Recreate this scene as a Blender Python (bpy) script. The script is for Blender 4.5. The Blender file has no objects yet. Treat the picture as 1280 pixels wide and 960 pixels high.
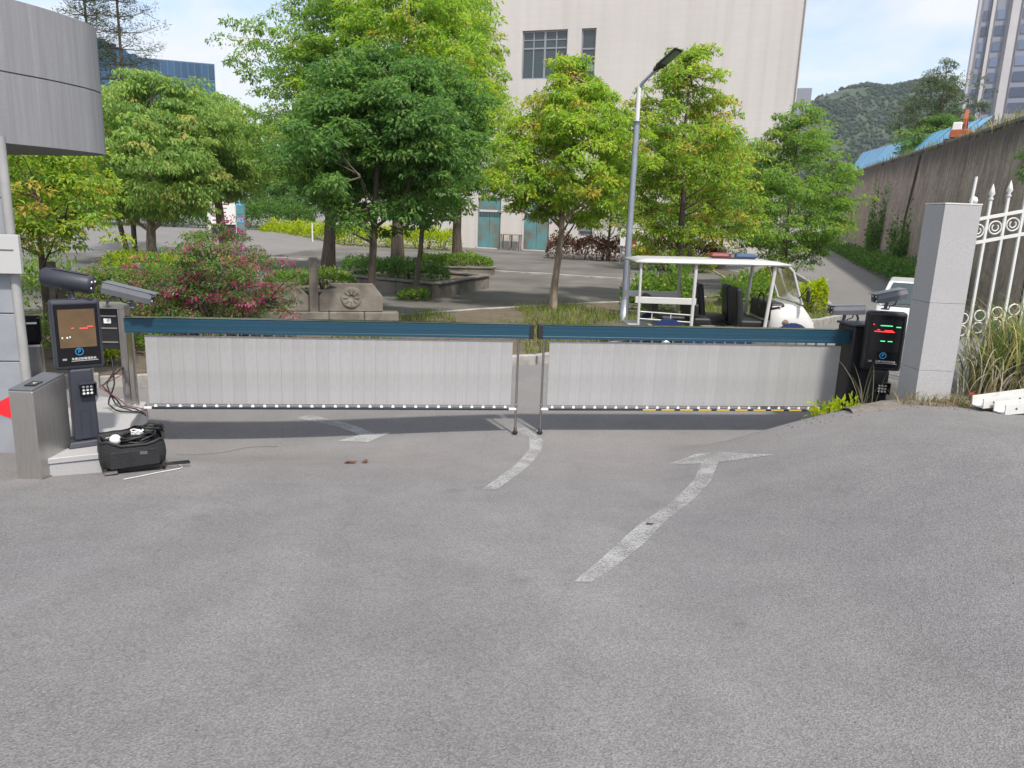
import bpy, bmesh, math, random
import numpy as np
from mathutils import Vector, Matrix
R = math.radians
S = bpy.context.scene
COL = S.collection
random.seed(5)

# ------------------------------------------------------------------ camera
PITCH, ROLL = R(12.7), R(2.05)
fw = Vector((0, math.cos(PITCH), -math.sin(PITCH)))
up0 = Vector((0, math.sin(PITCH), math.cos(PITCH))); rt0 = Vector((1, 0, 0))
rt = rt0*math.cos(ROLL) + up0*math.sin(ROLL); upv = up0*math.cos(ROLL) - rt0*math.sin(ROLL)
cd = bpy.data.cameras.new('camera'); cam = bpy.data.objects.new('camera', cd); COL.objects.link(cam)
m = Matrix((rt, upv, -fw)).transposed().to_4x4(); m.translation = (0, 0, 2.5); cam.matrix_world = m
cd.sensor_width = 36; cd.lens = 36*930/1280; cd.clip_start = 0.05; cd.clip_end = 6000
S.camera = cam
# ------------------------------------------------------------------ sky, sun, exposure
SUN_EL, SUN_AZ = R(55), math.atan2(0.38, -0.85)
W = bpy.data.worlds.new('World'); S.world = W; W.use_nodes = True
nt = W.node_tree; nt.nodes.clear()
def N(t, kind, **k):
    n = t.nodes.new(kind)
    for a, v in k.items():
        if a.startswith('_'): n.inputs[a[1:].replace('_', ' ')].default_value = v
        else: setattr(n, a, v)
    return n
def L(t, a, b): t.links.new(a, b)
out = N(nt, 'ShaderNodeOutputWorld'); bg = N(nt, 'ShaderNodeBackground'); bg.inputs['Strength'].default_value = 0.13
sky = N(nt, 'ShaderNodeTexSky', sky_type='NISHITA', sun_disc=False, sun_elevation=SUN_EL, sun_rotation=SUN_AZ)
sky.air_density = 1.0; sky.dust_density = 2.0; sky.ozone_density = 2.0
tc = N(nt, 'ShaderNodeTexCoord'); sep = N(nt, 'ShaderNodeSeparateXYZ'); L(nt, tc.outputs['Generated'], sep.inputs[0])
zz = N(nt, 'ShaderNodeMath', operation='ADD'); L(nt, sep.outputs['Z'], zz.inputs[0]); zz.inputs[1].default_value = 0.22
zc = N(nt, 'ShaderNodeMath', operation='MAXIMUM'); L(nt, zz.outputs[0], zc.inputs[0]); zc.inputs[1].default_value = 0.05
dx = N(nt, 'ShaderNodeMath', operation='DIVIDE'); L(nt, sep.outputs['X'], dx.inputs[0]); L(nt, zc.outputs[0], dx.inputs[1])
dy = N(nt, 'ShaderNodeMath', operation='DIVIDE'); L(nt, sep.outputs['Y'], dy.inputs[0]); L(nt, zc.outputs[0], dy.inputs[1])
cmb = N(nt, 'ShaderNodeCombineXYZ'); L(nt, dx.outputs[0], cmb.inputs[0]); L(nt, dy.outputs[0], cmb.inputs[1]); cmb.inputs[2].default_value = 3.3
n1 = N(nt, 'ShaderNodeTexNoise'); n1.inputs['Scale'].default_value = 1.15; n1.inputs['Detail'].default_value = 9; n1.inputs['Roughness'].default_value = 0.56
n1.inputs['Distortion'].default_value = 0.3
L(nt, cmb.outputs[0], n1.inputs['Vector'])
rmp = N(nt, 'ShaderNodeValToRGB'); L(nt, n1.outputs['Fac'], rmp.inputs[0])
rmp.color_ramp.elements[0].position = 0.44; rmp.color_ramp.elements[0].color = (0.28, 0.28, 0.28, 1)
rmp.color_ramp.elements[1].position = 0.56; rmp.color_ramp.elements[1].color = (0.93, 0.93, 0.93, 1)
mx = N(nt, 'ShaderNodeMixRGB'); L(nt, rmp.outputs[0], mx.inputs[0]); L(nt, sky.outputs[0], mx.inputs[1])
mx.inputs[2].default_value = (3.95, 4.0, 4.15, 1)
L(nt, mx.outputs[0], bg.inputs['Color']); L(nt, bg.outputs[0], out.inputs['Surface'])
sd = bpy.data.lights.new('sun', 'SUN'); sd.energy = 2.35; sd.angle = R(3); sd.color = (1.0, 0.95, 0.87)
sun = bpy.data.objects.new('sun', sd); COL.objects.link(sun)
sdir = Vector((math.sin(SUN_AZ)*math.cos(SUN_EL), math.cos(SUN_AZ)*math.cos(SUN_EL), math.sin(SUN_EL)))
sun.rotation_euler = sdir.to_track_quat('Z', 'Y').to_euler(); sun.location = (10, -20, 40)
S.view_settings.view_transform = 'Standard'; S.view_settings.look = 'None'; S.view_settings.gamma = 1
S.view_settings.use_curve_mapping = False; S.view_settings.exposure = 0.96
S.cycles.max_bounces = 8; S.cycles.diffuse_bounces = 5; S.cycles.transmission_bounces = 6; S.cycles.transparent_max_bounces = 8; S.cycles.use_denoising = True

# ------------------------------------------------------------------ helpers
def tag(o, label=None, cat=None, group=None, kind=None):
    if label: o['label'] = label
    if cat: o['category'] = cat
    if group: o['group'] = group
    if kind: o['kind'] = kind
    return o
def empty(name, loc=(0, 0, 0), rz=0, label=None, cat=None, group=None):
    o = bpy.data.objects.new(name, None); COL.objects.link(o); o.location = loc; o.rotation_euler[2] = rz
    o.empty_display_size = 0.1
    return tag(o, label, cat, group)
def copy_tree(o, parent=None):
    c = o.copy(); COL.objects.link(c); c.parent = parent
    for ch in list(o.children): copy_tree(ch, c)
    return c
def rotm(rx=0, ry=0, rz=0):
    return Matrix.Rotation(rz, 3, 'Z') @ Matrix.Rotation(ry, 3, 'Y') @ Matrix.Rotation(rx, 3, 'X')
class MB:
    def __init__(s): s.v = []; s.f = []; s.sm = []
    def add(s, v, f, smooth=False):
        b = len(s.v); s.v += [tuple(p) for p in v]; s.f += [tuple(i+b for i in q) for q in f]; s.sm += [smooth]*len(f); return s
    def box(s, c, d, rot=None, taper=1.0, tshift=(0, 0)):
        c = Vector(c); v = []
        for k in (-1, 1):
            t = taper if k > 0 else 1.0
            for (a, b) in ((-1, -1), (1, -1), (1, 1), (-1, 1)):
                p = Vector((a*d[0]/2*t + (tshift[0] if k > 0 else 0), b*d[1]/2*t + (tshift[1] if k > 0 else 0), k*d[2]/2))
                v.append(c + (rot @ p if rot else p))
        return s.add(v, [(3, 2, 1, 0), (4, 5, 6, 7), (0, 1, 5, 4), (1, 2, 6, 5), (2, 3, 7, 6), (3, 0, 4, 7)])
    def bx(s, x0, x1, y0, y1, z0, z1): return s.box(((x0+x1)/2, (y0+y1)/2, (z0+z1)/2), (x1-x0, y1-y0, z1-z0))
    def tube(s, pts, r, n=8, caps=True, smooth=True):
        P = [Vector(p) for p in pts]; k = len(P)
        if not hasattr(r, '__len__'): r = [r]*k
        v = []; f = []
        prev = None
        for i in range(k):
            t = (P[min(i+1, k-1)] - P[max(i-1, 0)]).normalized()
            a = prev if prev is not None else (Vector((0, 0, 1)) if abs(t.z) < 0.9 else Vector((1, 0, 0)))
            u = t.cross(a)
            if u.length < 1e-5: u = t.cross(Vector((0, 1, 0.1)))
            u.normalize(); w = u.cross(t).normalized(); prev = w
            for j in range(n):
                an = 2*math.pi*j/n; v.append(P[i] + (u*math.cos(an) + w*math.sin(an))*r[i])
        for i in range(k-1):
            for j in range(n):
                f.append((i*n+j, i*n+(j+1) % n, (i+1)*n+(j+1) % n, (i+1)*n+j))
        s.add(v, f, smooth)
        if caps: s.add(v[:n], [tuple(range(n))[::-1]]); s.add(v[-n:], [tuple(range(n))])
        return s
    def prism(s, poly, z0, z1, ax='z'):
        n = len(poly)
        def mp(p, z): return {'z': (p[0], p[1], z), 'y': (p[0], z, p[1]), 'x': (z, p[0], p[1])}[ax]
        v = [mp(p, z0) for p in poly] + [mp(p, z1) for p in poly]
        f = [tuple(range(n))[::-1], tuple(range(n, 2*n))] + [(i, (i+1) % n, n+(i+1) % n, n+i) for i in range(n)]
        return s.add(v, f)
    def lathe(s, prof, c=(0, 0, 0), n=16, ax='z', smooth=True):
        v = []; f = []; c = Vector(c)
        for (r, z) in prof:
            for j in range(n):
                a = 2*math.pi*j/n; p = (r*math.cos(a), r*math.sin(a), z)
                if ax == 'y': p = (p[0], p[2], p[1])
                if ax == 'x': p = (p[2], p[0], p[1])
                v.append(c + Vector(p))
        for i in range(len(prof)-1):
            for j in range(n): f.append((i*n+j, i*n+(j+1) % n, (i+1)*n+(j+1) % n, (i+1)*n+j))
        return s.add(v, f, smooth)
    def torus(s, c, R_, r, ax='y', n=18, m_=6, a0=0, a1=2*math.pi):
        full = abs(a1-a0) > 6.2; pts = []
        for i in range(n + (1 if not full else 1)):
            a = a0 + (a1-a0)*i/n; x, z = R_*math.cos(a), R_*math.sin(a)
            pts.append(Vector(c) + Vector({'y': (x, 0, z), 'z': (x, z, 0), 'x': (0, x, z)}[ax]))
        return s.tube(pts, r, m_, caps=not full)
    def build(s, name, mat, parent=None, bev=0, seg=2, loc=None, fix=True):
        me = bpy.data.meshes.new(name); me.from_pydata([tuple(p) for p in s.v], [], s.f); me.update()
        me.polygons.foreach_set('use_smooth', s.sm)
        if bev or fix:
            bm = bmesh.new(); bm.from_mesh(me)
            bmesh.ops.recalc_face_normals(bm, faces=bm.faces)
            if bev:
                ed = [e for e in bm.edges if len(e.link_faces) == 2 and e.calc_face_angle(0) > 0.6]
                bmesh.ops.bevel(bm, geom=ed, offset=bev, segments=seg, affect='EDGES', profile=0.5, clamp_overlap=True)
            bm.to_mesh(me); bm.free()
        me.materials.append(mat)
        o = bpy.data.objects.new(name, me); COL.objects.link(o); o.parent = parent
        if loc: o.location = loc
        return o
def sm(t):
    t = np.clip(t, 0, 1); return t*t*(3-2*t)
def hgt(x, y):
    """height of the land: climbs towards the street in front, a hump beside the right gate post, gentle rise far back"""
    x = np.asarray(x, float); y = np.asarray(y, float); a = 7.6-y
    fore = 0.11*np.where(a > .6, a, np.where(a < -.6, 0, (a+.6)**2/2.4)); fore = np.minimum(fore, 0.95)
    r = .72*sm((x-1.2)/3.0)*(1-sm((y-7.6)/.7)*(1-sm((x-4.1)/.5)))*(1-.5*sm((6.8-y)/5))*(1-sm((y-11)/8))
    far = np.clip(0.018*(y-20), 0, 1.2)*sm((x-10)/4) + .8*sm((y-36)/12)*sm((-x-10)/8)
    dip = .14*sm((.5-x)/4)*sm((y-6.7)/1.0)*(1-sm((y-9.5)/3))*sm((x+7)/2)
    bank = .22*np.clip(x-5.05, 0, 3.2)*sm((y-7.75)/.6)*(1-sm((y-9.2)/2.5))
    return fore + r + far - dip + bank
def H(x, y): return float(hgt(x, y))

# ------------------------------------------------------------------ materials
MATS = {}
def mat(name, col, rough=0.6, metal=0.0, col2=None, scale=3.0, detail=6, lo=0.35, hi=0.65, bump=0.0, bscale=None, stretch=(1, 1, 1),
        spec=0.5, emit=None, estr=0, col3=None, scale3=0.4, rvar=0.0, rand=0.0, coat=0):
    M = bpy.data.materials.new(name); M.use_nodes = True; t = M.node_tree; b = t.nodes['Principled BSDF']
    b.inputs['Roughness'].default_value = rough; b.inputs['Metallic'].default_value = metal; b.inputs['Specular IOR Level'].default_value = spec
    b.inputs['Coat Weight'].default_value = coat
    c4 = (*col, 1); b.inputs['Base Color'].default_value = c4
    tcn = N(t, 'ShaderNodeTexCoord'); mp = N(t, 'ShaderNodeMapping'); mp.inputs['Scale'].default_value = stretch
    L(t, tcn.outputs['Object'], mp.inputs['Vector'])
    last = None
    if col2:
        n = N(t, 'ShaderNodeTexNoise'); n.inputs['Scale'].default_value = scale; n.inputs['Detail'].default_value = detail; n.inputs['Roughness'].default_value = .6
        L(t, mp.outputs[0], n.inputs['Vector'])
        r = N(t, 'ShaderNodeMapRange'); r.inputs['From Min'].default_value = lo; r.inputs['From Max'].default_value = hi; L(t, n.outputs['Fac'], r.inputs['Value'])
        x = N(t, 'ShaderNodeMixRGB'); L(t, r.outputs[0], x.inputs[0]); x.inputs[1].default_value = c4; x.inputs[2].default_value = (*col2, 1); last = x.outputs[0]
        if rvar:
            rr = N(t, 'ShaderNodeMapRange'); rr.inputs['To Min'].default_value = rough-rvar; rr.inputs['To Max'].default_value = rough+rvar
            L(t, n.outputs['Fac'], rr.inputs['Value']); L(t, rr.outputs[0], b.inputs['Roughness'])
    if col3:
        n3 = N(t, 'ShaderNodeTexNoise'); n3.inputs['Scale'].default_value = scale3; n3.inputs['Detail'].default_value = 5; L(t, tcn.outputs['Object'], n3.inputs['Vector'])
        r3 = N(t, 'ShaderNodeMapRange'); r3.inputs['From Min'].default_value = .42; r3.inputs['From Max'].default_value = .68; L(t, n3.outputs['Fac'], r3.inputs['Value'])
        x3 = N(t, 'ShaderNodeMixRGB'); L(t, r3.outputs[0], x3.inputs[0])
        if last: L(t, last, x3.inputs[1])
        else: x3.inputs[1].default_value = c4
        x3.inputs[2].default_value = (*col3, 1); last = x3.outputs[0]
    if rand:
        oi = N(t, 'ShaderNodeObjectInfo'); mr = N(t, 'ShaderNodeMapRange'); mr.inputs['To Min'].default_value = 1-rand; mr.inputs['To Max'].default_value = 1+rand
        L(t, oi.outputs['Random'], mr.inputs['Value'])
        mm = N(t, 'ShaderNodeMixRGB', blend_type='MULTIPLY'); mm.inputs[0].default_value = 1
        if last: L(t, last, mm.inputs[1])
        else: mm.inputs[1].default_value = c4
        L(t, mr.outputs[0], mm.inputs[2]); last = mm.outputs[0]
    if last: L(t, last, b.inputs['Base Color'])
    if bump:
        nb = N(t, 'ShaderNodeTexNoise'); nb.inputs['Scale'].default_value = bscale or scale; nb.inputs['Detail'].default_value = 8; L(t, mp.outputs[0], nb.inputs['Vector'])
        bp = N(t, 'ShaderNodeBump'); bp.inputs['Strength'].default_value = bump; bp.inputs['Distance'].default_value = 0.02
        L(t, nb.outputs['Fac'], bp.inputs['Height']); L(t, bp.outputs[0], b.inputs['Normal'])
    if emit:
        b.inputs['Emission Color'].default_value = (*emit, 1); b.inputs['Emission Strength'].default_value = estr
    MATS[name] = M; return M
def asphalt():
    M = bpy.data.materials.new('asphalt'); M.use_nodes = True; t = M.node_tree; b = t.nodes['Principled BSDF']; b.inputs['Roughness'].default_value = .9
    b.inputs['Specular IOR Level'].default_value = .3
    tcn = N(t, 'ShaderNodeTexCoord')
    def noise(sc, de, ro=.6):
        n = N(t, 'ShaderNodeTexNoise'); n.inputs['Scale'].default_value = sc; n.inputs['Detail'].default_value = de; n.inputs['Roughness'].default_value = ro
        L(t, tcn.outputs['Object'], n.inputs['Vector']); return n
    def rampf(o, a, c, x, y):
        r = N(t, 'ShaderNodeMapRange'); r.inputs['From Min'].default_value = a; r.inputs['From Max'].default_value = c
        r.inputs['To Min'].default_value = x; r.inputs['To Max'].default_value = y; L(t, o, r.inputs['Value']); return r.outputs[0]
    big = noise(.35, 6); mid = noise(2.2, 6, .65); fine = noise(95, 3, .7)
    vo = N(t, 'ShaderNodeTexVoronoi'); vo.inputs['Scale'].default_value = 130; L(t, tcn.outputs['Object'], vo.inputs['Vector'])
    vs = N(t, 'ShaderNodeSeparateColor'); L(t, vo.outputs['Color'], vs.inputs[0])
    x = N(t, 'ShaderNodeMixRGB'); L(t, rampf(big.outputs['Fac'], .35, .68, 0, 1), x.inputs[0]); x.inputs[1].default_value = (.170, .165, .167, 1); x.inputs[2].default_value = (.203, .195, .193, 1)
    x2 = N(t, 'ShaderNodeMixRGB', blend_type='MULTIPLY'); x2.inputs[0].default_value = 1; L(t, x.outputs[0], x2.inputs[1]); L(t, rampf(mid.outputs['Fac'], .3, .7, .90, 1.08), x2.inputs[2])
    x3 = N(t, 'ShaderNodeMixRGB', blend_type='MULTIPLY'); x3.inputs[0].default_value = 1; L(t, x2.outputs[0], x3.inputs[1]); L(t, rampf(vs.outputs[0], 0, 1, .76, 1.22), x3.inputs[2])
    x4 = N(t, 'ShaderNodeMixRGB', blend_type='MULTIPLY'); x4.inputs[0].default_value = 1; L(t, x3.outputs[0], x4.inputs[1]); L(t, rampf(fine.outputs['Fac'], .3, .62, .76, 1.13), x4.inputs[2])
    # sparse dark tar pits and crack lines
    v2 = N(t, 'ShaderNodeTexVoronoi'); v2.inputs['Scale'].default_value = 14; L(t, tcn.outputs['Object'], v2.inputs['Vector'])
    x5 = N(t, 'ShaderNodeMixRGB', blend_type='MULTIPLY'); x5.inputs[0].default_value = 1; L(t, x4.outputs[0], x5.inputs[1]); L(t, rampf(v2.outputs['Distance'], .04, .09, .55, 1), x5.inputs[2])
    v3 = N(t, 'ShaderNodeTexVoronoi', feature='DISTANCE_TO_EDGE'); v3.inputs['Scale'].default_value = .33
    wn = noise(1.6, 5); wv = N(t, 'ShaderNodeMixRGB'); wv.inputs[0].default_value = .22; L(t, tcn.outputs['Object'], wv.inputs[1]); L(t, wn.outputs['Color'], wv.inputs[2]); L(t, wv.outputs[0], v3.inputs['Vector'])
    x6 = N(t, 'ShaderNodeMixRGB', blend_type='MULTIPLY'); x6.inputs[0].default_value = 1; L(t, x5.outputs[0], x6.inputs[1]); L(t, rampf(v3.outputs['Distance'], .0, .003, .88, 1), x6.inputs[2])
    # oil drips and a few pale scuffs
    v4 = N(t, 'ShaderNodeTexVoronoi'); v4.inputs['Scale'].default_value = 1.15; L(t, wv.outputs[0], v4.inputs['Vector'])
    x7 = N(t, 'ShaderNodeMixRGB', blend_type='MULTIPLY'); x7.inputs[0].default_value = 1; L(t, x6.outputs[0], x7.inputs[1]); L(t, rampf(v4.outputs['Distance'], .03, .09, .82, 1), x7.inputs[2])
    mpt = N(t, 'ShaderNodeMapping'); mpt.inputs['Rotation'].default_value = (0, 0, .5); mpt.inputs['Scale'].default_value = (1.6, .16, 1); L(t, tcn.outputs['Object'], mpt.inputs['Vector'])
    tn = N(t, 'ShaderNodeTexNoise'); tn.inputs['Scale'].default_value = 1; tn.inputs['Detail'].default_value = 6; L(t, mpt.outputs[0], tn.inputs['Vector'])
    x8 = N(t, 'ShaderNodeMixRGB', blend_type='MULTIPLY'); x8.inputs[0].default_value = 1; L(t, x7.outputs[0], x8.inputs[1]); L(t, rampf(tn.outputs['Fac'], .3, .7, .94, 1.06), x8.inputs[2])
    # pale dust blown together along the gate line
    sy = N(t, 'ShaderNodeSeparateXYZ'); L(t, tcn.outputs['Object'], sy.inputs[0]); dm = N(t, 'ShaderNodeMath', operation='MULTIPLY_ADD'); L(t, mid.outputs['Fac'], dm.inputs[0]); dm.inputs[1].default_value = 3.0; L(t, sy.outputs['Y'], dm.inputs[2])
    x9 = N(t, 'ShaderNodeMixRGB'); L(t, rampf(dm.outputs[0], 6.6, 9.0, 0, .30), x9.inputs[0]); L(t, x8.outputs[0], x9.inputs[1]); x9.inputs[2].default_value = (.235, .218, .205, 1)
    L(t, x9.outputs[0], b.inputs['Base Color'])
    bp = N(t, 'ShaderNodeBump'); bp.inputs['Strength'].default_value = .55; bp.inputs['Distance'].default_value = .006
    L(t, vo.outputs['Distance'], bp.inputs['Height']); L(t, bp.outputs[0], b.inputs['Normal'])
    return M
M_ASPH = asphalt()
M_CONC = mat('concrete_yard', (.128, .118, .107), .9, col2=(.165, .154, .14), scale=.9, col3=(.085, .078, .07), scale3=.32, bump=.25, bscale=30)  # base tone lowered: tree shade over the yard is put into the colour
M_KERB = mat('kerb_stone', (.40, .385, .36), .85, col2=(.26, .25, .23), scale=5, bump=.3, bscale=40)
M_EARTH = mat('earth', (.10, .078, .055), 1, col2=(.15, .12, .085), scale=4, bump=.6, bscale=25)
M_GRAN = mat('granite', (.43, .42, .42), .6, col2=(.32, .315, .32), scale=120, detail=3, col3=(.36, .355, .35), scale3=2.2, bump=.08, bscale=60)
M_CANO = mat('canopy_stone', (.315, .315, .325), .7, col2=(.225, .225, .235), scale=2.6, stretch=(5, 5, .22), lo=.3, hi=.62, col3=(.235, .235, .243), scale3=90, bump=.08, bscale=70)
M_GATEWALL = mat('gatehouse_tile', (.30, .315, .345), .5, col2=(.25, .262, .29), scale=3, bump=.05, bscale=40)
M_DARK = mat('dark_void', (.02, .02, .022), .8)
M_STEEL = mat('brushed_steel', (.52, .50, .475), .36, .85, col2=(.42, .40, .375), scale=9, stretch=(14, 14, .6), rvar=.1)
M_STEEL2 = mat('polished_steel', (.60, .58, .56), .2, 1.0, col2=(.45, .42, .40), scale=4, stretch=(8, 8, .5))
M_TEAL = mat('teal_paint', (.011, .062, .104), .38, .1, col2=(.013, .055, .09), scale=3, stretch=(.5, 6, 6), coat=.2)
M_SLAT = mat('aluminium_slat', (.455, .45, .45), .5, .3, col2=(.41, .405, .405), scale=5, stretch=(30, 30, .2), col3=(.38, .37, .36), scale3=3.5, rand=.035, bump=.06, bscale=2)
M_NAVY = mat('navy_rail', (.014, .024, .036), .45)
M_WHITE = mat('white_plastic', (.78, .78, .77), .45, col2=(.70, .70, .69), scale=12)
M_WPAINT = mat('white_iron_paint', (.64, .64, .62), .5, col2=(.58, .56, .52), scale=6, lo=.5, hi=.75, bump=.1, bscale=40)
M_YEL = mat('yellow_reflector', (.62, .42, .08), .4)
M_KIOSK = mat('kiosk_slate', (.028, .031, .044), .5, .0, col2=(.036, .039, .053), scale=3, rvar=.08)
M_KIOSK2 = mat('kiosk_black', (.012, .012, .013), .45, col2=(.02, .02, .021), scale=3)
M_GLOSS = mat('glossy_black', (.006, .006, .008), .12)
M_HOOD = mat('camera_grey', (.12, .125, .14), .42, col2=(.10, .105, .12), scale=6)
M_LENS = mat('lens_glass', (.01, .01, .015), .05)
M_CABLE = mat('cable_black', (.012, .012, .012), .5)
M_CABLEW = mat('cable_white', (.66, .66, .65), .5)
M_BAG = mat('bag_fabric', (.012, .012, .013), .62, col2=(.02, .02, .021), scale=8, bump=.3, bscale=60)
M_BARK = mat('bark', (.075, .054, .042), .95, col2=(.14, .108, .086), scale=5, stretch=(4, 4, .7), bump=.8, bscale=9)
M_BARKL = mat('bark_pale', (.20, .145, .105), .95, col2=(.36, .30, .24), scale=4, stretch=(3, 3, .6), lo=.45, hi=.6, bump=.6, bscale=9)
def facade_mat():
    M = mat('facade_render', (.56, .525, .50), .85, col2=(.535, .50, .475), scale=.25, col3=(.575, .54, .515), scale3=.08)
    t = M.node_tree; b = t.nodes['Principled BSDF']; src = b.inputs['Base Color'].links[0].from_socket; tcn = N(t, 'ShaderNodeTexCoord')
    sx = N(t, 'ShaderNodeSeparateXYZ'); cx = N(t, 'ShaderNodeCombineXYZ'); L(t, tcn.outputs['Object'], sx.inputs[0]); L(t, sx.outputs['X'], cx.inputs['X']); L(t, sx.outputs['Z'], cx.inputs['Y'])
    br = N(t, 'ShaderNodeTexBrick'); br.inputs['Scale'].default_value = 1; br.inputs['Brick Width'].default_value = .9; br.inputs['Row Height'].default_value = .45; br.inputs['Mortar Size'].default_value = .012
    br.inputs['Color1'].default_value = (1, 1, 1, 1); br.inputs['Color2'].default_value = (.985, .98, .98, 1); br.inputs['Mortar'].default_value = (.93, .92, .92, 1); L(t, cx.outputs[0], br.inputs['Vector'])
    mp = N(t, 'ShaderNodeMapping'); mp.inputs['Scale'].default_value = (1.6, 1.6, .05); L(t, tcn.outputs['Object'], mp.inputs['Vector'])
    n = N(t, 'ShaderNodeTexNoise'); n.inputs['Scale'].default_value = 1; n.inputs['Detail'].default_value = 8; L(t, mp.outputs[0], n.inputs['Vector'])
    r = N(t, 'ShaderNodeMapRange'); r.inputs['From Min'].default_value = .35; r.inputs['From Max'].default_value = .55; r.inputs['To Min'].default_value = .93; L(t, n.outputs['Fac'], r.inputs['Value'])
    x = N(t, 'ShaderNodeMixRGB', blend_type='MULTIPLY'); x.inputs[0].default_value = 1; L(t, src, x.inputs[1]); L(t, br.outputs[0], x.inputs[2])
    x2 = N(t, 'ShaderNodeMixRGB', blend_type='MULTIPLY'); x2.inputs[0].default_value = 1; L(t, x.outputs[0], x2.inputs[1]); L(t, r.outputs[0], x2.inputs[2]); L(t, x2.outputs[0], b.inputs['Base Color']); return M
M_FACADE = facade_mat()
M_TRIM = mat('facade_trim', (.55, .51, .48), .8)
M_ALU = mat('window_frame', (.30, .31, .33), .4, .5)
M_GLASS = mat('window_glass', (.035, .055, .06), .06, 0, spec=.8)
M_DOOR = mat('door_turquoise', (.075, .22, .25), .6, col2=(.12, .26, .27), scale=1.3, col3=(.16, .12, .08), scale3=.9, stretch=(3, 3, .6))
def stone_wall_mat():
    M = mat('retaining_stone', (.44, .355, .30), .95, col2=(.29, .235, .20), scale=4.5, detail=10, col3=(.45, .37, .31), scale3=.7, bump=1.0, bscale=5)
    t = M.node_tree; b = t.nodes['Principled BSDF']; src = b.inputs['Base Color'].links[0].from_socket
    tcn = N(t, 'ShaderNodeTexCoord'); mp = N(t, 'ShaderNodeMapping'); mp.inputs['Scale'].default_value = (3.6, 3.6, .30); L(t, tcn.outputs['Object'], mp.inputs['Vector'])
    n = N(t, 'ShaderNodeTexNoise'); n.inputs['Scale'].default_value = 1.2; n.inputs['Detail'].default_value = 9; n.inputs['Roughness'].default_value = .7; L(t, mp.outputs[0], n.inputs['Vector'])
    r = N(t, 'ShaderNodeMapRange'); r.inputs['From Min'].default_value = .36; r.inputs['From Max'].default_value = .56; r.inputs['To Min'].default_value = .6; L(t, n.outputs['Fac'], r.inputs['Value'])
    x = N(t, 'ShaderNodeMixRGB', blend_type='MULTIPLY'); x.inputs[0].default_value = 1; L(t, src, x.inputs[1]); L(t, r.outputs[0], x.inputs[2])
    v = N(t, 'ShaderNodeTexVoronoi', feature='DISTANCE_TO_EDGE'); v.inputs['Scale'].default_value = 3.0; L(t, tcn.outputs['Object'], v.inputs['Vector'])
    r2 = N(t, 'ShaderNodeMapRange'); r2.inputs['From Max'].default_value = .06; r2.inputs['To Min'].default_value = .74; L(t, v.outputs['Distance'], r2.inputs['Value'])
    x2 = N(t, 'ShaderNodeMixRGB', blend_type='MULTIPLY'); x2.inputs[0].default_value = 1; L(t, x.outputs[0], x2.inputs[1]); L(t, r2.outputs[0], x2.inputs[2])
    # lichen band: grows under the coping, ragged lower edge
    sz = N(t, 'ShaderNodeSeparateXYZ'); L(t, tcn.outputs['Object'], sz.inputs[0]); ln = N(t, 'ShaderNodeMath', operation='MULTIPLY'); L(t, sz.outputs['X'], ln.inputs[0]); ln.inputs[1].default_value = .03
    df = N(t, 'ShaderNodeMath', operation='SUBTRACT'); L(t, sz.outputs['Z'], df.inputs[0]); L(t, ln.outputs[0], df.inputs[1])
    nz = N(t, 'ShaderNodeMath', operation='MULTIPLY_ADD'); L(t, n.outputs['Fac'], nz.inputs[0]); nz.inputs[1].default_value = -2.4; L(t, df.outputs[0], nz.inputs[2])
    r3 = N(t, 'ShaderNodeMapRange'); r3.inputs['From Min'].default_value = 3.0; r3.inputs['From Max'].default_value = 4.0; L(t, nz.outputs[0], r3.inputs['Value'])
    x3 = N(t, 'ShaderNodeMixRGB'); L(t, r3.outputs[0], x3.inputs[0]); L(t, x2.outputs[0], x3.inputs[1]); x3.inputs[2].default_value = (.10, .085, .075, 1)
    L(t, x3.outputs[0], b.inputs['Base Color']); return M
M_WALLST = stone_wall_mat()
M_CAPST = mat('wall_coping', (.22, .20, .18), .9, col2=(.12, .11, .10), scale=2, bump=.4, bscale=20)
M_GWALL = mat('garden_wall_concrete', (.25, .225, .19), .95, col2=(.14, .12, .10), scale=2.2, col3=(.08, .068, .055), scale3=.9, bump=.5, bscale=14)
M_BLUEROOF = mat('blue_sheet', (.13, .40, .66), .45, col2=(.18, .46, .70), scale=2, rand=.1)
M_ORANGE = mat('digger_orange', (.40, .10, .035), .6, col2=(.30, .08, .03), scale=4)
M_BLUEBODY = mat('cart_blue', (.018, .035, .11), .35)
M_SEAT = mat('seat_vinyl', (.011, .011, .012), .45)
M_TYRE = mat('tyre', (.015, .015, .015), .85)
M_CART = mat('cart_white', (.52, .51, .485), .4, col2=(.42, .41, .385), scale=3, lo=.5, hi=.8, coat=.2)
M_RED = mat('beacon_red', (.20, .02, .022), .3)
M_BLUEB = mat('beacon_blue', (.012, .06, .14), .3)
M_POLE = mat('lamp_post_grey', (.30, .33, .38), .4, .3, col2=(.24, .27, .32), scale=3)
M_POLEW = mat('lamp_post_white', (.62, .62, .62), .45)
M_CARW = mat('car_white', (.75, .75, .75), .25, coat=.5)
M_REDP = mat('red_print', (.75, .02, .03), .5)
M_HRW = mat('tower_cladding', (.52, .50, .50), .7, col2=(.47, .455, .46), scale=.3)
M_HRG = mat('tower_window', (.13, .16, .23), .25, rand=.45)
M_HRD = mat('tower_dark', (.25, .26, .31), .6)
M_GLB = mat('blue_curtain_glass', (.018, .062, .13), .22, 0, col2=(.03, .085, .16), scale=.12, rand=.22)
M_MULL = mat('mullion', (.07, .12, .18), .5)
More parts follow.
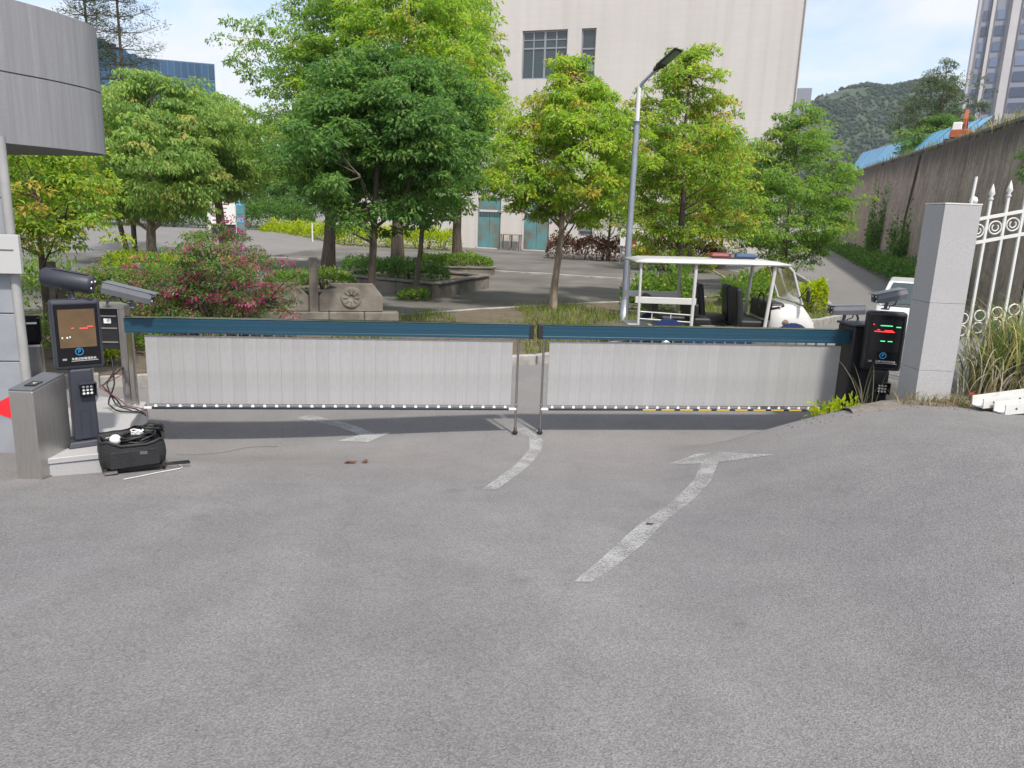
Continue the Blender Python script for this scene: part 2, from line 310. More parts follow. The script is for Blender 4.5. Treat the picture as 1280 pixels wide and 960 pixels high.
M_HILL = mat('hill_cover', (.010, .030, .014), 1, col2=(.050, .085, .038), scale=.055, detail=12, lo=.40, hi=.60, col3=(.085, .075, .055), scale3=.009)
M_BRICKRED = mat('scrap_red', (.35, .03, .03), .6, col2=(.2, .03, .03), scale=20)

def leaf_mat(name, trans=.55, rough=.5):
    M = bpy.data.materials.new(name); M.use_nodes = True; t = M.node_tree; b = t.nodes['Principled BSDF']
    at = N(t, 'ShaderNodeAttribute', attribute_name='tint'); L(t, at.outputs['Color'], b.inputs['Base Color'])
    b.inputs['Roughness'].default_value = rough; b.inputs['Specular IOR Level'].default_value = .35
    tr = N(t, 'ShaderNodeBsdfTranslucent'); hs = N(t, 'ShaderNodeHueSaturation'); hs.inputs['Saturation'].default_value = 1.1; hs.inputs['Value'].default_value = 1.5
    L(t, at.outputs['Color'], hs.inputs['Color']); L(t, hs.outputs[0], tr.inputs['Color'])
    mxs = N(t, 'ShaderNodeMixShader'); mxs.inputs[0].default_value = trans
    L(t, b.outputs[0], mxs.inputs[1]); L(t, tr.outputs[0], mxs.inputs[2]); L(t, mxs.outputs[0], t.nodes['Material Output'].inputs['Surface'])
    return M
M_LEAF = leaf_mat('leaf')
M_PETAL = leaf_mat('petal', .4, .6)
def paint_mat():
    M = bpy.data.materials.new('worn_road_paint'); M.use_nodes = True; t = M.node_tree; b = t.nodes['Principled BSDF']
    b.inputs['Base Color'].default_value = (.46, .46, .45, 1); b.inputs['Roughness'].default_value = .85
    tcn = N(t, 'ShaderNodeTexCoord'); n = N(t, 'ShaderNodeTexNoise'); n.inputs['Scale'].default_value = 60; n.inputs['Detail'].default_value = 4; L(t, tcn.outputs['Object'], n.inputs['Vector'])
    n2 = N(t, 'ShaderNodeTexNoise'); n2.inputs['Scale'].default_value = 3.2; n2.inputs['Detail'].default_value = 5; L(t, tcn.outputs['Object'], n2.inputs['Vector'])
    ad = N(t, 'ShaderNodeMath', operation='ADD'); L(t, n.outputs['Fac'], ad.inputs[0]); L(t, n2.outputs['Fac'], ad.inputs[1])
    r = N(t, 'ShaderNodeMapRange'); r.inputs['From Min'].default_value = .78; r.inputs['From Max'].default_value = 1.12; L(t, ad.outputs[0], r.inputs['Value'])
    r.inputs['To Min'].default_value = .05; r.inputs['To Max'].default_value = .66
    tr = N(t, 'ShaderNodeBsdfTransparent'); mxs = N(t, 'ShaderNodeMixShader'); L(t, r.outputs[0], mxs.inputs[0]); L(t, tr.outputs[0], mxs.inputs[1]); L(t, b.outputs[0], mxs.inputs[2])
    L(t, mxs.outputs[0], t.nodes['Material Output'].inputs['Surface']); return M
M_PAINT = paint_mat()

# ------------------------------------------------------------------ leaf meshes
def np_mesh(name, verts, faces, mat_, parent=None, tint=None, smooth=False):
    me = bpy.data.meshes.new(name); nv = len(verts); nf = len(faces); k = faces.shape[1]
    me.vertices.add(nv); me.vertices.foreach_set('co', np.ascontiguousarray(verts, np.float32).ravel())
    me.loops.add(nf*k); me.loops.foreach_set('vertex_index', np.ascontiguousarray(faces, np.int32).ravel())
    me.polygons.add(nf); me.polygons.foreach_set('loop_start', np.arange(0, nf*k, k, dtype=np.int32))
    if smooth: me.polygons.foreach_set('use_smooth', np.ones(nf, bool))
    if tint is not None:
        a = me.attributes.new('tint', 'FLOAT_COLOR', 'POINT')
        a.data.foreach_set('color', np.ascontiguousarray(np.c_[tint, np.ones(nv)], np.float32).ravel())
    me.update(calc_edges=True); me.materials.append(mat_)
    o = bpy.data.objects.new(name, me); COL.objects.link(o); o.parent = parent; return o
def nrm(a): return a/np.maximum(np.linalg.norm(a, axis=1, keepdims=True), 1e-6)
def leaf_geo(c, a, n, Ln, Wd, fold=.25):
    a = nrm(a); b = nrm(np.cross(a, n)); n = np.cross(b, a); Ln = Ln[:, None]; Wd = Wd[:, None]
    v = np.stack([c, c + a*Ln*.45 + b*Wd*.5 + n*Wd*fold, c + a*Ln - n*Wd*.25, c + a*Ln*.45 - b*Wd*.5 + n*Wd*fold], 1).reshape(-1, 3)
    i = np.arange(len(c))*4
    f = np.concatenate([np.c_[i, i+1, i+2], np.c_[i, i+2, i+3]])
    return v, f
def tints(rng, m_, pal, w, var=.22):
    pal = np.array(pal); k = rng.choice(len(pal), m_, p=np.array(w)/sum(w))
    return pal[k]*(1 + rng.uniform(-var, var, (m_, 1)))
G_MID = [(0.167, 0.285, 0.055), (0.240, 0.375, 0.066), (0.116, 0.215, 0.053), (0.363, 0.375, 0.079)]
G_DARK = [(0.120, 0.232, 0.060), (0.169, 0.295, 0.073), (0.083, 0.176, 0.050), (0.247, 0.352, 0.081)]
G_YEL = [tuple(1.08*q for q in c_) for c_ in [(0.260, 0.391, 0.053), (0.362, 0.458, 0.066), (0.167, 0.284, 0.053), (0.492, 0.377, 0.093)]]
G_LIME = [(0.383, 0.489, 0.040), (0.493, 0.568, 0.052), (0.246, 0.357, 0.041), (0.465, 0.396, 0.057)]
G_LIGHT = [(0.244, 0.371, 0.095), (0.335, 0.454, 0.116), (0.161, 0.274, 0.076), (0.489, 0.440, 0.145)]
G_RED = [(0.219, 0.073, 0.057), (0.137, 0.066, 0.052), (0.109, 0.132, 0.046), (0.302, 0.105, 0.069)]

def tree(name, label, base, Ht, tr, zc, prof, nclump, nleaf, leaf, pal, w, seed, bark=None, group=None, cw=.42, lean=(0, 0), off=(0, 0), cat='tree', droop=.55, trunk_top=.88, nlimb=14, gap=.0, tips=None):
    rng = np.random.default_rng(seed); root = empty(name, base, 0, label, cat, group)
    # trunk
    tb = MB(); K = 9; P = []
    wob = rng.normal(0, .035*Ht/6, (K, 2)).cumsum(0)*.6
    for i in range(K):
        t = i/(K-1); z = t*Ht*trunk_top; P.append((wob[i, 0]*(t > 0) + lean[0]*t + off[0]*t, wob[i, 1]*(t > 0) + lean[1]*t + off[1]*t, z - (.12 if i == 0 else 0)))
    rr = [tr*(1.35 if i == 0 else 1)*(1 - .86*(i/(K-1))**1.15) for i in range(K)]
    tb.tube(P, rr, 10); Pn = np.array(P)
    def axis(z): return np.array([np.interp(z, Pn[:, 2], Pn[:, 0]), np.interp(z, Pn[:, 2], Pn[:, 1]), z])
    pt = np.array([p[0] for p in prof]); pr_ = np.array([p[1] for p in prof])
    lob = [(rng.uniform(0, 6.28), rng.uniform(.12, .28), k) for k in (2, 3, 5)]; cw *= .9; nclump = int(nclump*1.15); nleaf = int(nleaf*1.7); leaf *= .71
    def rad(t, ang): return np.interp(t, pt, pr_)*(1 + sum(a*np.sin(k*ang + ph + 5*t) for ph, a, k in lob))
    limbs = []
    for k in range(nlimb):
        t = rng.uniform(0.02, .85) if k > 3 else rng.uniform(.05, .3); ang = k*2.4 + rng.normal(0, .3); z1 = zc + t*(Ht-zc); r1 = rad(np.array(t), ang)*rng.uniform(.45, .7)
        z0 = max(zc*.72, z1 - r1*rng.uniform(.5, 1.0)); z0 = min(z0, Ht*trunk_top*.97); s_ = axis(z0); e_ = axis(z1) + np.array([math.cos(ang)*r1, math.sin(ang)*r1, 0])
        mid = s_*.5 + e_*.5 + np.array([math.cos(ang)*r1*.12, math.sin(ang)*r1*.12, -.05*r1]) + rng.normal(0, .05*r1, 3)
        r0 = np.interp(z0, Pn[:, 2], rr)*.48; tb.tube([s_, mid, e_], [r0, r0*.5, r0*.15], 6, caps=False)
        for q in np.linspace(.3, 1, 5): limbs.append((s_*(1-q)**2 + 2*mid*q*(1-q) + e_*q*q))
    for z in np.linspace(zc, Ht*trunk_top, 6): limbs.append(axis(z))
    limbs = np.array(limbs)
    # clumps
    t = rng.beta(1.25, 1.15, nclump*2); ang = rng.uniform(0, 6.283, nclump*2); rf = np.sqrt(rng.uniform(.12, 1, nclump*2))*np.where(rng.uniform(0, 1, nclump*2) < .2, 1.18, 1.0)
    r_ = rad(t, ang)*rf; z = zc + t*(Ht-zc)
    ax_ = np.array([axis(q) for q in z]); C_ = ax_ + np.c_[np.cos(ang)*r_, np.sin(ang)*r_, rng.normal(0, .12, len(t))]
    # keep area-weighted, open pockets
    keep = rng.uniform(0, 1, len(t)) < np.clip(np.interp(t, pt, pr_)/pr_.max()*1.15, .12, 1)
    if gap: keep &= (np.sin(C_[:, 0]*2.3+seed)+np.sin(C_[:, 2]*2.7+seed*2)+np.sin(C_[:, 1]*2.1)) > -2.2+gap*2
    C_ = C_[keep][:nclump]; rf = rf[keep][:nclump]; nc = len(C_)
    for i in range(0, nc, 2):
        d = ((limbs-C_[i])**2).sum(1); j = d.argmin()
        if d[j] < .8: tb.tube([limbs[j], (limbs[j]+C_[i])/2 + rng.normal(0, .06, 3), C_[i]], [.016, .011, .006], 4, caps=False)
    tb.build('trunk', bark or M_BARK, root, fix=False)
    cr = cw*rng.uniform(.6, 1.25, nc); idx = np.repeat(np.arange(nc), nleaf); m_ = len(idx)
    dv = nrm(rng.normal(0, 1, (m_, 3))); dv[:, 2] = np.abs(dv[:, 2])*.9 - .25
    c = C_[idx] + dv*(cr[idx]*rng.uniform(.45, 1, m_)**.6)[:, None]*np.array([1, 1, .75])
    a = dv*.9 + np.array([0, 0, -droop]) + rng.normal(0, .45, (m_, 3)); n = np.array([0, 0, 1.0]) + dv*.5 + rng.normal(0, .45, (m_, 3))
    Ln = leaf*rng.uniform(.65, 1.3, m_); v, f = leaf_geo(c, a, n, Ln, Ln*rng.uniform(.36, .5, m_))
    kc = rng.choice(len(pal), nc, p=np.array(w)/sum(w)); pal = np.array(pal)
    tc_ = np.where(rng.uniform(0, 1, (m_, 1)) < .55, pal[kc[idx]], pal[rng.choice(len(pal), m_, p=np.array(w)/sum(w))])*(1+rng.uniform(-.2, .2, (m_, 1)))
    if tips is not None:
        q = rng.uniform(0, 1, m_) < tips[1]; tc_[q] = np.array(tips[0])*(1+rng.uniform(-.25, .25, (q.sum(), 1)))
    o = np_mesh('crown', v, f, M_LEAF, root, np.repeat(tc_, 4, 0)); o['kind'] = 'stuff'
    return root

def bush(name, label, path, width, height, leaf, dens, pal, w, seed, base_z=None, cat='hedge', group=None, loose=.12, flowers=None, core=True, parent=None):
    """a hedge or shrub along a path: woody core + leaves standing off a lumpy skin"""
    rng = np.random.default_rng(seed); P = np.array(path, float)
    p0 = P.mean(0); z0 = H(*p0) if base_z is None else base_z
    root = empty(name, (p0[0], p0[1], z0), 0, label, cat, group); P = P-p0
    seg = np.linalg.norm(np.diff(P, axis=0), axis=1) if len(P) > 1 else np.array([0.0]); tot = seg.sum()
    area = (tot+width)*(2*height+width)*1.1; m_ = int(area*dens)
    s = rng.uniform(-width/2, tot+width/2, m_); cum = np.r_[0, np.cumsum(seg)]
    sc = np.clip(s, 0, max(tot, 1e-3))
    if len(P) > 1:
        x = np.interp(sc, cum, P[:, 0]); y = np.interp(sc, cum, P[:, 1]); k = np.clip(np.searchsorted(cum, sc)-1, 0, len(seg)-1); dr = np.diff(P, axis=0)[k]/np.maximum(seg[k], 1e-3)[:, None]
    else: x = np.zeros(m_); y = np.zeros(m_); dr = np.tile([1.0, 0.0], (m_, 1))
    ov = s-sc; th = rng.uniform(0, math.pi, m_); nx = -dr[:, 1]; ny = dr[:, 0]
    ce = np.sign(np.cos(th))*np.abs(np.cos(th))**.55; se = np.abs(np.sin(th))**.55
    endk = np.sqrt(np.clip(1-(ov/(width/2+1e-6))**2, 0, 1)); lump = 1 + loose*(np.sin(s*3.1+seed)+np.sin(s*5.3+th*3+seed*2)+rng.normal(0, .6, m_))
    ru = rng.uniform(.72, 1.03, m_)
    lat = ce*width/2*endk*lump*ru; zz_ = .03 + se*height*(.35+.65*endk)*lump*ru
    c = np.c_[x + nx*lat + dr[:, 0]*ov, y + ny*lat + dr[:, 1]*ov, np.maximum(zz_, .02)]
    outw = np.c_[nx*ce, ny*ce, se+.2] + rng.normal(0, .5, (m_, 3)); n = rng.normal(0, .6, (m_, 3)) + np.c_[nx*ce*.4, ny*ce*.4, np.ones(m_)]
    Ln = leaf*rng.uniform(.6, 1.3, m_); v, f = leaf_geo(c, outw, n, Ln, Ln*rng.uniform(.4, .6, m_))
    o = np_mesh('foliage', v, f, M_LEAF, root, np.repeat(tints(rng, m_, pal, w, .28), 4, 0)); o['kind'] = 'stuff'
    if core:
        b = MB(); n_st = max(3, int(tot/.5)+2)
        for i in range(n_st):
            ss = rng.uniform(0, max(tot, .01)); xx = np.interp(ss, cum, P[:, 0]) if len(P) > 1 else 0; yy = np.interp(ss, cum, P[:, 1]) if len(P) > 1 else 0
            for q in range(3):
                dxy = rng.normal(0, width*.2, 2); b.tube([(xx, yy, -.05), (xx+dxy[0]*.5, yy+dxy[1]*.5, height*.45), (xx+dxy[0], yy+dxy[1], height*.85)], [.02, .014, .006], 5, caps=False)
        b.build('stems', M_BARK, root, fix=False)['kind'] = 'stuff'
    if flowers:
        mf = int(m_*flowers[1]); q = rng.choice(m_, mf, replace=False)
        if len(flowers) > 2:
            pk = np.sin(c[:, 0]*3+1)+np.sin(c[:, 2]*4+c[:, 0]*2); q = q[pk[q] > flowers[2]]; mf = len(q)
        vv = []; ff = []; cc = np.repeat(c[q] + nrm(outw[q])*leaf*.8, 3, 0); aa = rng.normal(0, 1, (len(cc), 3)) + np.array([0, 0, .4])
        v2, f2 = leaf_geo(cc, aa, rng.normal(0, 1, (len(cc), 3)), np.full(len(cc), leaf*.75), np.full(len(cc), leaf*.6))
        o = np_mesh('flowers', v2, f2, M_PETAL, root, np.repeat(tints(rng, len(cc), flowers[0], [1]*len(flowers[0]), .3), 4, 0)); o['kind'] = 'stuff'
    return root

def blades(name, label, pts_xy, hmin, hmax, wd, pal, w, seed, cat='grass', kind='stuff', spread=.5, base=None, group=None, seg=4, parent=None):
    """arching grass blades, one mesh"""
    rng = np.random.default_rng(seed); p = np.array(pts_xy, float); m_ = len(p)
    z = hgt(p[:, 0], p[:, 1]) if base is None else np.full(m_, base)
    hh = rng.uniform(hmin, hmax, m_); ang = rng.uniform(0, 6.283, m_); sp = hh*spread*rng.uniform(.2, 1.2, m_)
    o0 = np.array([p[:, 0].mean(), p[:, 1].mean(), z.min()])
    V = []; dx_ = np.cos(ang); dy_ = np.sin(ang); px_, py_ = -dy_, dx_
    for i in range(seg+1):
        t = i/seg; ww = wd*(1-t)**.7*.5*rng.uniform(.7, 1.2, m_)
        cx = p[:, 0] + dx_*sp*t**1.8; cy = p[:, 1] + dy_*sp*t**1.8; cz = z - .02 + hh*(t - .28*spread*t**3)
        V.append(np.c_[cx-px_*ww, cy-py_*ww, cz]); V.append(np.c_[cx+px_*ww, cy+py_*ww, cz])
    V = np.stack(V, 1) - o0; k = 2*(seg+1); i0 = np.arange(m_)*k; F = []
    for i in range(seg): F.append(np.c_[i0+2*i, i0+2*i+1, i0+2*i+3, i0+2*i+2])
    o = np_mesh(name, V.reshape(-1, 3), np.concatenate(F), M_LEAF, None, np.repeat(tints(rng, m_, pal, w, .3), k, 0))
    o.location = o0; return tag(o, label, cat, group, kind)

# ================================================================== SETTING
def axis_pts(lo, hi, f0, f1, fine, grow=1.25):
    a = list(np.arange(f0, f1+1e-6, fine)); s = fine; x = f1
    while x < hi: s *= grow; x += s; a.append(min(x, hi))
    s = fine; x = f0
    while x > lo: s *= grow; x -= s; a.insert(0, max(x, lo))
    return np.array(a)
gx = axis_pts(-2500, 2500, -7, 7, .12); gy = axis_pts(-60, 4000, 0.5, 13, .12)
GX, GY = np.meshgrid(gx, gy); GZ = hgt(GX, GY)
nx_, ny_ = len(gx), len(gy); I = np.arange(nx_*ny_).reshape(ny_, nx_)
o = np_mesh('ground', np.c_[GX.ravel(), GY.ravel(), GZ.ravel()], np.c_[I[:-1, :-1].ravel(), I[:-1, 1:].ravel(), I[1:, 1:].ravel(), I[1:, :-1].ravel()], M_ASPH, smooth=True)
tag(o, 'worn grey asphalt in front of and behind the gate', kind='structure')

def sheet(name, poly, z, mat_, label, thick=.0, n=1):
    b = MB(); b.prism(poly, z-thick if thick else z-.3, z); o = b.build(name, mat_); return tag(o, label, kind='structure')
# kerb curve (front edge of the planted bed) and inner edge (yard)
KERB = [(-14, 7.6), (-9, 8.6), (-5.87, 10.3), (-4.37, 11.0), (-2, 11.75), (.38, 12.74), (1.2, 13.5), (2.2, 14.7), (4, 16.5), (6, 18.0), (8, 19.4), (9.1, 20.7), (9.9, 23.4), (11.0, 27), (12.2, 31), (13.8, 39), (16, 48)]
INNER = [(11.6, 44), (10.2, 39), (9.4, 33), (8.6, 29), (7.4, 25.8), (5, 23.6), (2, 21.6), (-.9, 19.4), (-2.6, 17.8), (-4.6, 16.6), (-8, 15.6), (-14, 14.6)]
sheet('planting_bed', KERB+INNER, .10, M_EARTH, 'bare earth bed behind the diagonal kerb')
yard = [(-60, 14.6)] + INNER[::-1] + [(11.6, 60), (-12.5, 60), (-12.5, 36), (-60, 36)]
sheet('concrete_yard', yard, .075, M_CONC, 'patchy grey concrete yard between the planted beds and the pale building')
# individual kerb stones
def kerb_row(path, length, w_, z0, z1, label, gap=.012):
    root = empty('kerb', (path[0][0], path[0][1], 0)); tag(root, label, kind='structure'); o0 = Vector((path[0][0], path[0][1], 0))
    b = MB().box((0, 0, 0), (1, w_, z1-z0)); proto = b.build('kerb_stone', M_KERB, root, bev=.015, seg=1); first = True
    for (a, c) in zip(path[:-1], path[1:]):
        d = math.dist(a, c); n = max(1, round(d/length)); an = math.atan2(c[1]-a[1], c[0]-a[0])
        for i in range(n):
            t = (i+.5)/n; o = proto if first else proto.copy()
            if not first: COL.objects.link(o); o.parent = root
            first = False; x = a[0]+(c[0]-a[0])*t; y = a[1]+(c[1]-a[1])*t
            o.location = Vector((x, y, (z0+z1)/2 + H(x, y) + random.uniform(-.008, .008))) - o0; o.rotation_euler = (0, 0, an+random.uniform(-.02, .02)); o.scale = (d/n-gap, 1, 1)
    return root
kerb_row(KERB[:], .9, .14, -.2, .17, 'pale stone kerb running diagonally behind the gate to the side road')
YSTEP = [(-12.4, 36.9), (-6, 35.0), (-.9, 33.2), (4.5, 31.3), (9.0, 29.6)]
kerb_row(YSTEP, 1.6, .18, -.05, .15, 'low stone step line crossing the concrete yard')
kerb_row(INNER, 1.0, .10, -.1, .13, 'thin kerb between the planted bed and the concrete yard')
tag(MB().prism([(-12.4, 37.0), (-6, 35.1), (-.9, 33.3), (4.5, 31.4), (9.0, 29.7), (11.5, 58), (-12.4, 58)], -.2, .125).build('upper_yard', M_CONC), 'slightly higher concrete apron in front of the blue doors', kind='structure')

# painted arrows
def strip(name, Lp, Rp, label, head=None):
    def dens(P, k=8):
        o_ = []
        for a, b_ in zip(P[:-1], P[1:]):
            for i in range(k): o_.append((a[0]+(b_[0]-a[0])*i/k, a[1]+(b_[1]-a[1])*i/k))
        return o_+[P[-1]]
    b = MB(); A, B = dens(Lp), dens(Rp); v = []; f = []
    for p, q in zip(A, B):
        for t in (0, .5, 1): v.append((p[0]+(q[0]-p[0])*t, p[1]+(q[1]-p[1])*t))
    for i in range(len(A)-1):
        for j in range(2): f.append((i*3+j, i*3+j+1, i*3+4+j, i*3+3+j))
    b.add([(x, y, H(x, y)+.006) for x, y in v], f)
    if head:
        c = (sum(p[0] for p in head)/len(head), sum(p[1] for p in head)/len(head)); K = 7; n = len(head)
        ring = []
        for i in range(n):
            a, d = head[i], head[(i+1) % n]
            for k in range(5): ring.append((a[0]+(d[0]-a[0])*k/5, a[1]+(d[1]-a[1])*k/5))
        m_ = len(ring); vv = [(c[0], c[1], H(*c)+.0065)]; ff = []
        for k in range(1, K+1):
            for (x, y) in ring: xx, yy = c[0]+(x-c[0])*k/K, c[1]+(y-c[1])*k/K; vv.append((xx, yy, H(xx, yy)+.0065))
        for i in range(m_): ff.append((0, 1+i, 1+(i+1) % m_))
        for k in range(K-1):
            for i in range(m_): j = (i+1) % m_; ff.append((1+k*m_+i, 1+(k+1)*m_+i, 1+(k+1)*m_+j, 1+k*m_+j))
        b.add(vv, ff)
    return tag(b.build(name, M_PAINT), label, kind='structure')
strip('painted_arrow', [(.41, 4.06), (.58, 4.39), (.88, 5.02), (1.05, 5.36), (1.36, 5.87), (1.72, 6.55), (1.93, 7.12)], [(.52, 4.07), (.67, 4.3), (.94, 4.78), (1.26, 5.46), (1.53, 5.88), (1.84, 6.42), (2.06, 7.0)],
      'long curved worn white arrow on the asphalt in front of the right barrier', [(1.63, 7.26), (1.94, 7.44), (2.13, 7.36), (2.5, 6.74), (2.07, 6.98), (1.87, 7.1)])
strip('painted_arrow', [(-.23, 6.14), (.03, 7.02), (.22, 7.82), (.22, 8.3), (.02, 8.62)], [(-.09, 6.16), (.15, 6.94), (.34, 7.74), (.38, 8.2), (.18, 8.7)], 'short curved worn white line passing under the gap between the barriers')
strip('painted_arrow', [(-2.75, 9.2), (-2.3, 8.9), (-1.95, 8.62), (-1.74, 8.36)], [(-2.62, 9.36), (-2.18, 9.04), (-1.83, 8.74), (-1.60, 8.44)], 'curved white arrow seen under the left barrier', [(-1.98, 8.18), (-1.80, 8.4), (-1.40, 8.52), (-1.62, 8.12)])

# hill, far land
def hill():
    rng = np.random.default_rng(3); n = 70; xs = np.linspace(-200, 1400, n*2); ys = np.linspace(650, 1900, n); X, Y = np.meshgrid(xs, ys)
    u = X/Y*900
    ridge = np.interp(u, [-200, 150, 260, 343, 391, 414, 457, 495, 620, 900, 1400], [40, 70, 112, 144, 161, 159, 174, 160, 150, 190, 210])
    t = np.clip((Y-650)/(900-650), 0, 1); Z = ridge*(Y/900)*(sm(t)*1.0) + np.where(Y > 900, 0, 0)
    for k in range(1, 6): Z += (16/k)*np.sin(X*.018*k+k*2+np.sin(Y*.01*k))*np.sin(Y*.015*k+k)*t*(1-.75*(np.abs(Y-900) < 40))
    Z = np.where(Y > 950, Z*(1-sm((Y-950)/900)*.6)*900/Y, Z) - 6*(1-t)
    I = np.arange(X.size).reshape(X.shape)
    o = np_mesh('hill', np.c_[X.ravel(), Y.ravel(), Z.ravel()], np.c_[I[:-1, :-1].ravel(), I[:-1, 1:].ravel(), I[1:, 1:].ravel(), I[1:, :-1].ravel()], M_HILL, smooth=True)
    tag(o, 'distant green and brown terraced hill under the clouds', kind='structure')
hill()
def hill_wood():
    rng = np.random.default_rng(21); me = bpy.data.objects['hill'].data; n = len(me.vertices); co = np.empty(n*3, np.float32); me.vertices.foreach_get('co', co); co = co.reshape(70, 140, 3)
    m_ = 14000; y_ = rng.uniform(690, 935, m_); x_ = y_*rng.uniform(.28, .70, m_)
    fi = (y_-650)/(1900-650)*69; fj = (x_+200)/1600*139; i0 = fi.astype(int); j0 = fj.astype(int); a = fi-i0; b_ = fj-j0
    z_ = (co[i0, j0, 2]*(1-a)*(1-b_)+co[i0+1, j0, 2]*a*(1-b_)+co[i0, j0+1, 2]*(1-a)*b_+co[i0+1, j0+1, 2]*a*b_)
    pk = np.sin(x_*.045+np.sin(y_*.03)*2)+np.sin(y_*.06+x_*.02)+rng.normal(0, .5, m_); q = pk > -.15; x_, y_, z_ = x_[q], y_[q], z_[q]; m_ = len(x_)
    r_ = rng.uniform(1.2, 3.0, m_); O = np.array([(1, 0, 0), (0, 1, 0), (-1, 0, 0), (0, -1, 0), (0, 0, 1.1), (.1, .1, -.6)])
    V = np.c_[x_, y_, z_+1][:, None, :] + O[None]*r_[:, None, None]*rng.uniform(.75, 1.25, (m_, 6, 3)); i = np.arange(m_)*6
    F = np.concatenate([np.c_[i+a_, i+(a_+1) % 4, i+4] for a_ in range(4)]+[np.c_[i+(a_+1) % 4, i+a_, i+5] for a_ in range(4)])
    o = np_mesh('hill_wood', V.reshape(-1, 3), F, M_LEAF, None, np.repeat(tints(rng, m_, [(.03, .075, .035), (.05, .10, .04), (.022, .055, .03)], [1, 1, 1]), 6, 0)); tag(o, 'scattered far-off woodland covering the distant hill', 'woodland', kind='stuff')
hill_wood()
M_FARW = mat('far_house_wall', (.62, .58, .54), .8)
for (x, y, z, s_) in [(345, 800, 70, 9), (368, 800, 74, 7), (330, 760, 55, 8), (352, 740, 44, 14), (375, 745, 40, 10)]:
    r = empty('hill_house', (x, y, z-4), random.uniform(-.4, .4), 'small pale house on the distant hillside', 'house', 'houses on the distant hill')
    MB().bx(-s_/2, s_/2, -4, 4, 0, 9).build('wall', M_FARW, r); MB().prism([(-s_/2-.5, 9), (s_/2+.5, 9), (0, 12)], -4.5, 4.5, 'y').build('roof', M_BRICKRED if s_ < 8 else M_CAPST, r)
    for k in (-1, 1): MB().bx(k*s_*.22-1, k*s_*.22+1, -4.1, -3.9, 3, 6).build('window', M_HRG, r)

# ------------------------------------------------------------------ retaining wall and terrace on the right
WA, WB = Vector((12.0, 15.6)), Vector((34.5, 86))
wd_ = (WB-WA).normalized(); wn_ = Vector((wd_.y, -wd_.x)); WL = (WB-WA).length
wall = empty('retaining_wall', (WA.x, WA.y, 0), math.atan2(wd_.y, wd_.x), 'tall brown rubble retaining wall along the right side road', 'wall')
def wtop(s): return 5.55 + .030*s
b = MB(); K = 60; v = []; f = []
rngw = np.random.default_rng(8)
rows = 12
for j in range(rows+1):
    for i in range(K*2+1):
        s = WL*i/(K*2); zt = wtop(s); z = -.3 + (zt+.3)*j/rows
        v.append((s, .35*(j/rows) * -1 + rngw.normal(0, .018), z + (rngw.normal(0, .05) if 0 < j < rows else 0)))
nn = K*2+1
for j in range(rows):
    for i in range(K*2): f.append((j*nn+i, j*nn+i+1, (j+1)*nn+i+1, (j+1)*nn+i))
b.add(v, f, True); b.build('wall_face', M_WALLST, wall, fix=False)
for i in range(24):
    s0, s1 = WL*i/24, WL*(i+1)/24; zc_ = wtop((s0+s1)/2)
    MB().box(((s0+s1)/2, -.6, zc_+.06), (s1-s0-.03, .55, .14), rotm(0, -math.atan(.030), 0)).build('coping_stone', M_CAPST, wall, bev=.02, seg=1)
MB().bx(-.3, .0, -40, -.02, -.3, 5.5).build('end_wall', M_WALLST, wall)
M_STAIN = mat('stain_dark', (.07, .058, .05), .9, col2=(.12, .10, .085), scale=3)
for s in (4.2, 23.5):
    MB().tube([(s, .02, -.1), (s+.05, -.05, wtop(s)*.5), (s+.02, -.32, wtop(s)-.15)], .055, 8).build('stain_tube', M_STAIN, wall)  # added dark tubes standing in for stains down the wall face
# terrace fill behind
v = []; f = []
for i, s in enumerate(np.linspace(0, WL, 12)):
    p = WA + wd_*s
    for k, wv in enumerate((.45, 3, 12, 40, 80)): q = p + wn_*wv; v.append((q.x, q.y, wtop(s)-.06 + (0, .2, .6, 1.5, 3)[k]))
for i in range(11):
    for k in range(4): f.append((i*5+k, i*5+k+1, (i+1)*5+k+1, (i+1)*5+k))
tag(MB().add(v, f).build('terrace', M_EARTH), 'earth terrace above the brown retaining wall', kind='structure')
def onwall(s, off): p = WA + wd_*s + wn_*off; return p.x, p.y
# weeds on top of the wall
pts = []
for _ in range(2600):
    s = random.uniform(1, 46); o_ = random.uniform(.3, 2.2) if random.random() < .6 else random.uniform(.3, 1.0)
    if (math.sin(s*1.3)+math.sin(s*.57+1)) > -.6: pts.append((*onwall(s, o_), wtop(s)-.1))
pts = np.array(pts)
def blades3(name, label, P3, hmin, hmax, wd, pal, w, seed, spread=.6, cat='grass'):
    o = blades(name, label, P3[:, :2], hmin, hmax, wd, pal, w, seed, cat=cat, base=0.0, spread=spread)
    me = o.data; co = np.empty(len(me.vertices)*3, np.float32); me.vertices.foreach_get('co', co); co = co.reshape(-1, 3)
    k = len(co)//len(P3); co[:, 2] += np.repeat(P3[:, 2]-P3[:, 2].min(), k); me.vertices.foreach_set('co', co.ravel()); o.location.z = P3[:, 2].min(); me.update(); return o
blades3('weeds', 'dry yellow-green weeds growing along the top of the retaining wall', pts, .25, .75, .03, [(.13, .15, .05), (.24, .21, .09), (.07, .10, .03)], [2, 2, 1], 5)

pts2 = np.array([(*onwall(random.gauss(8.5, 2.6), random.uniform(.3, 1.6)), wtop(8.5)-.05) for _ in range(700)])
blades3('dry_weeds', 'tall straw-coloured weeds on the wall top right of the excavator', pts2, .3, .85, .03, [(.42, .36, .20), (.34, .32, .14), (.20, .22, .08)], [2, 2, 1], 15)
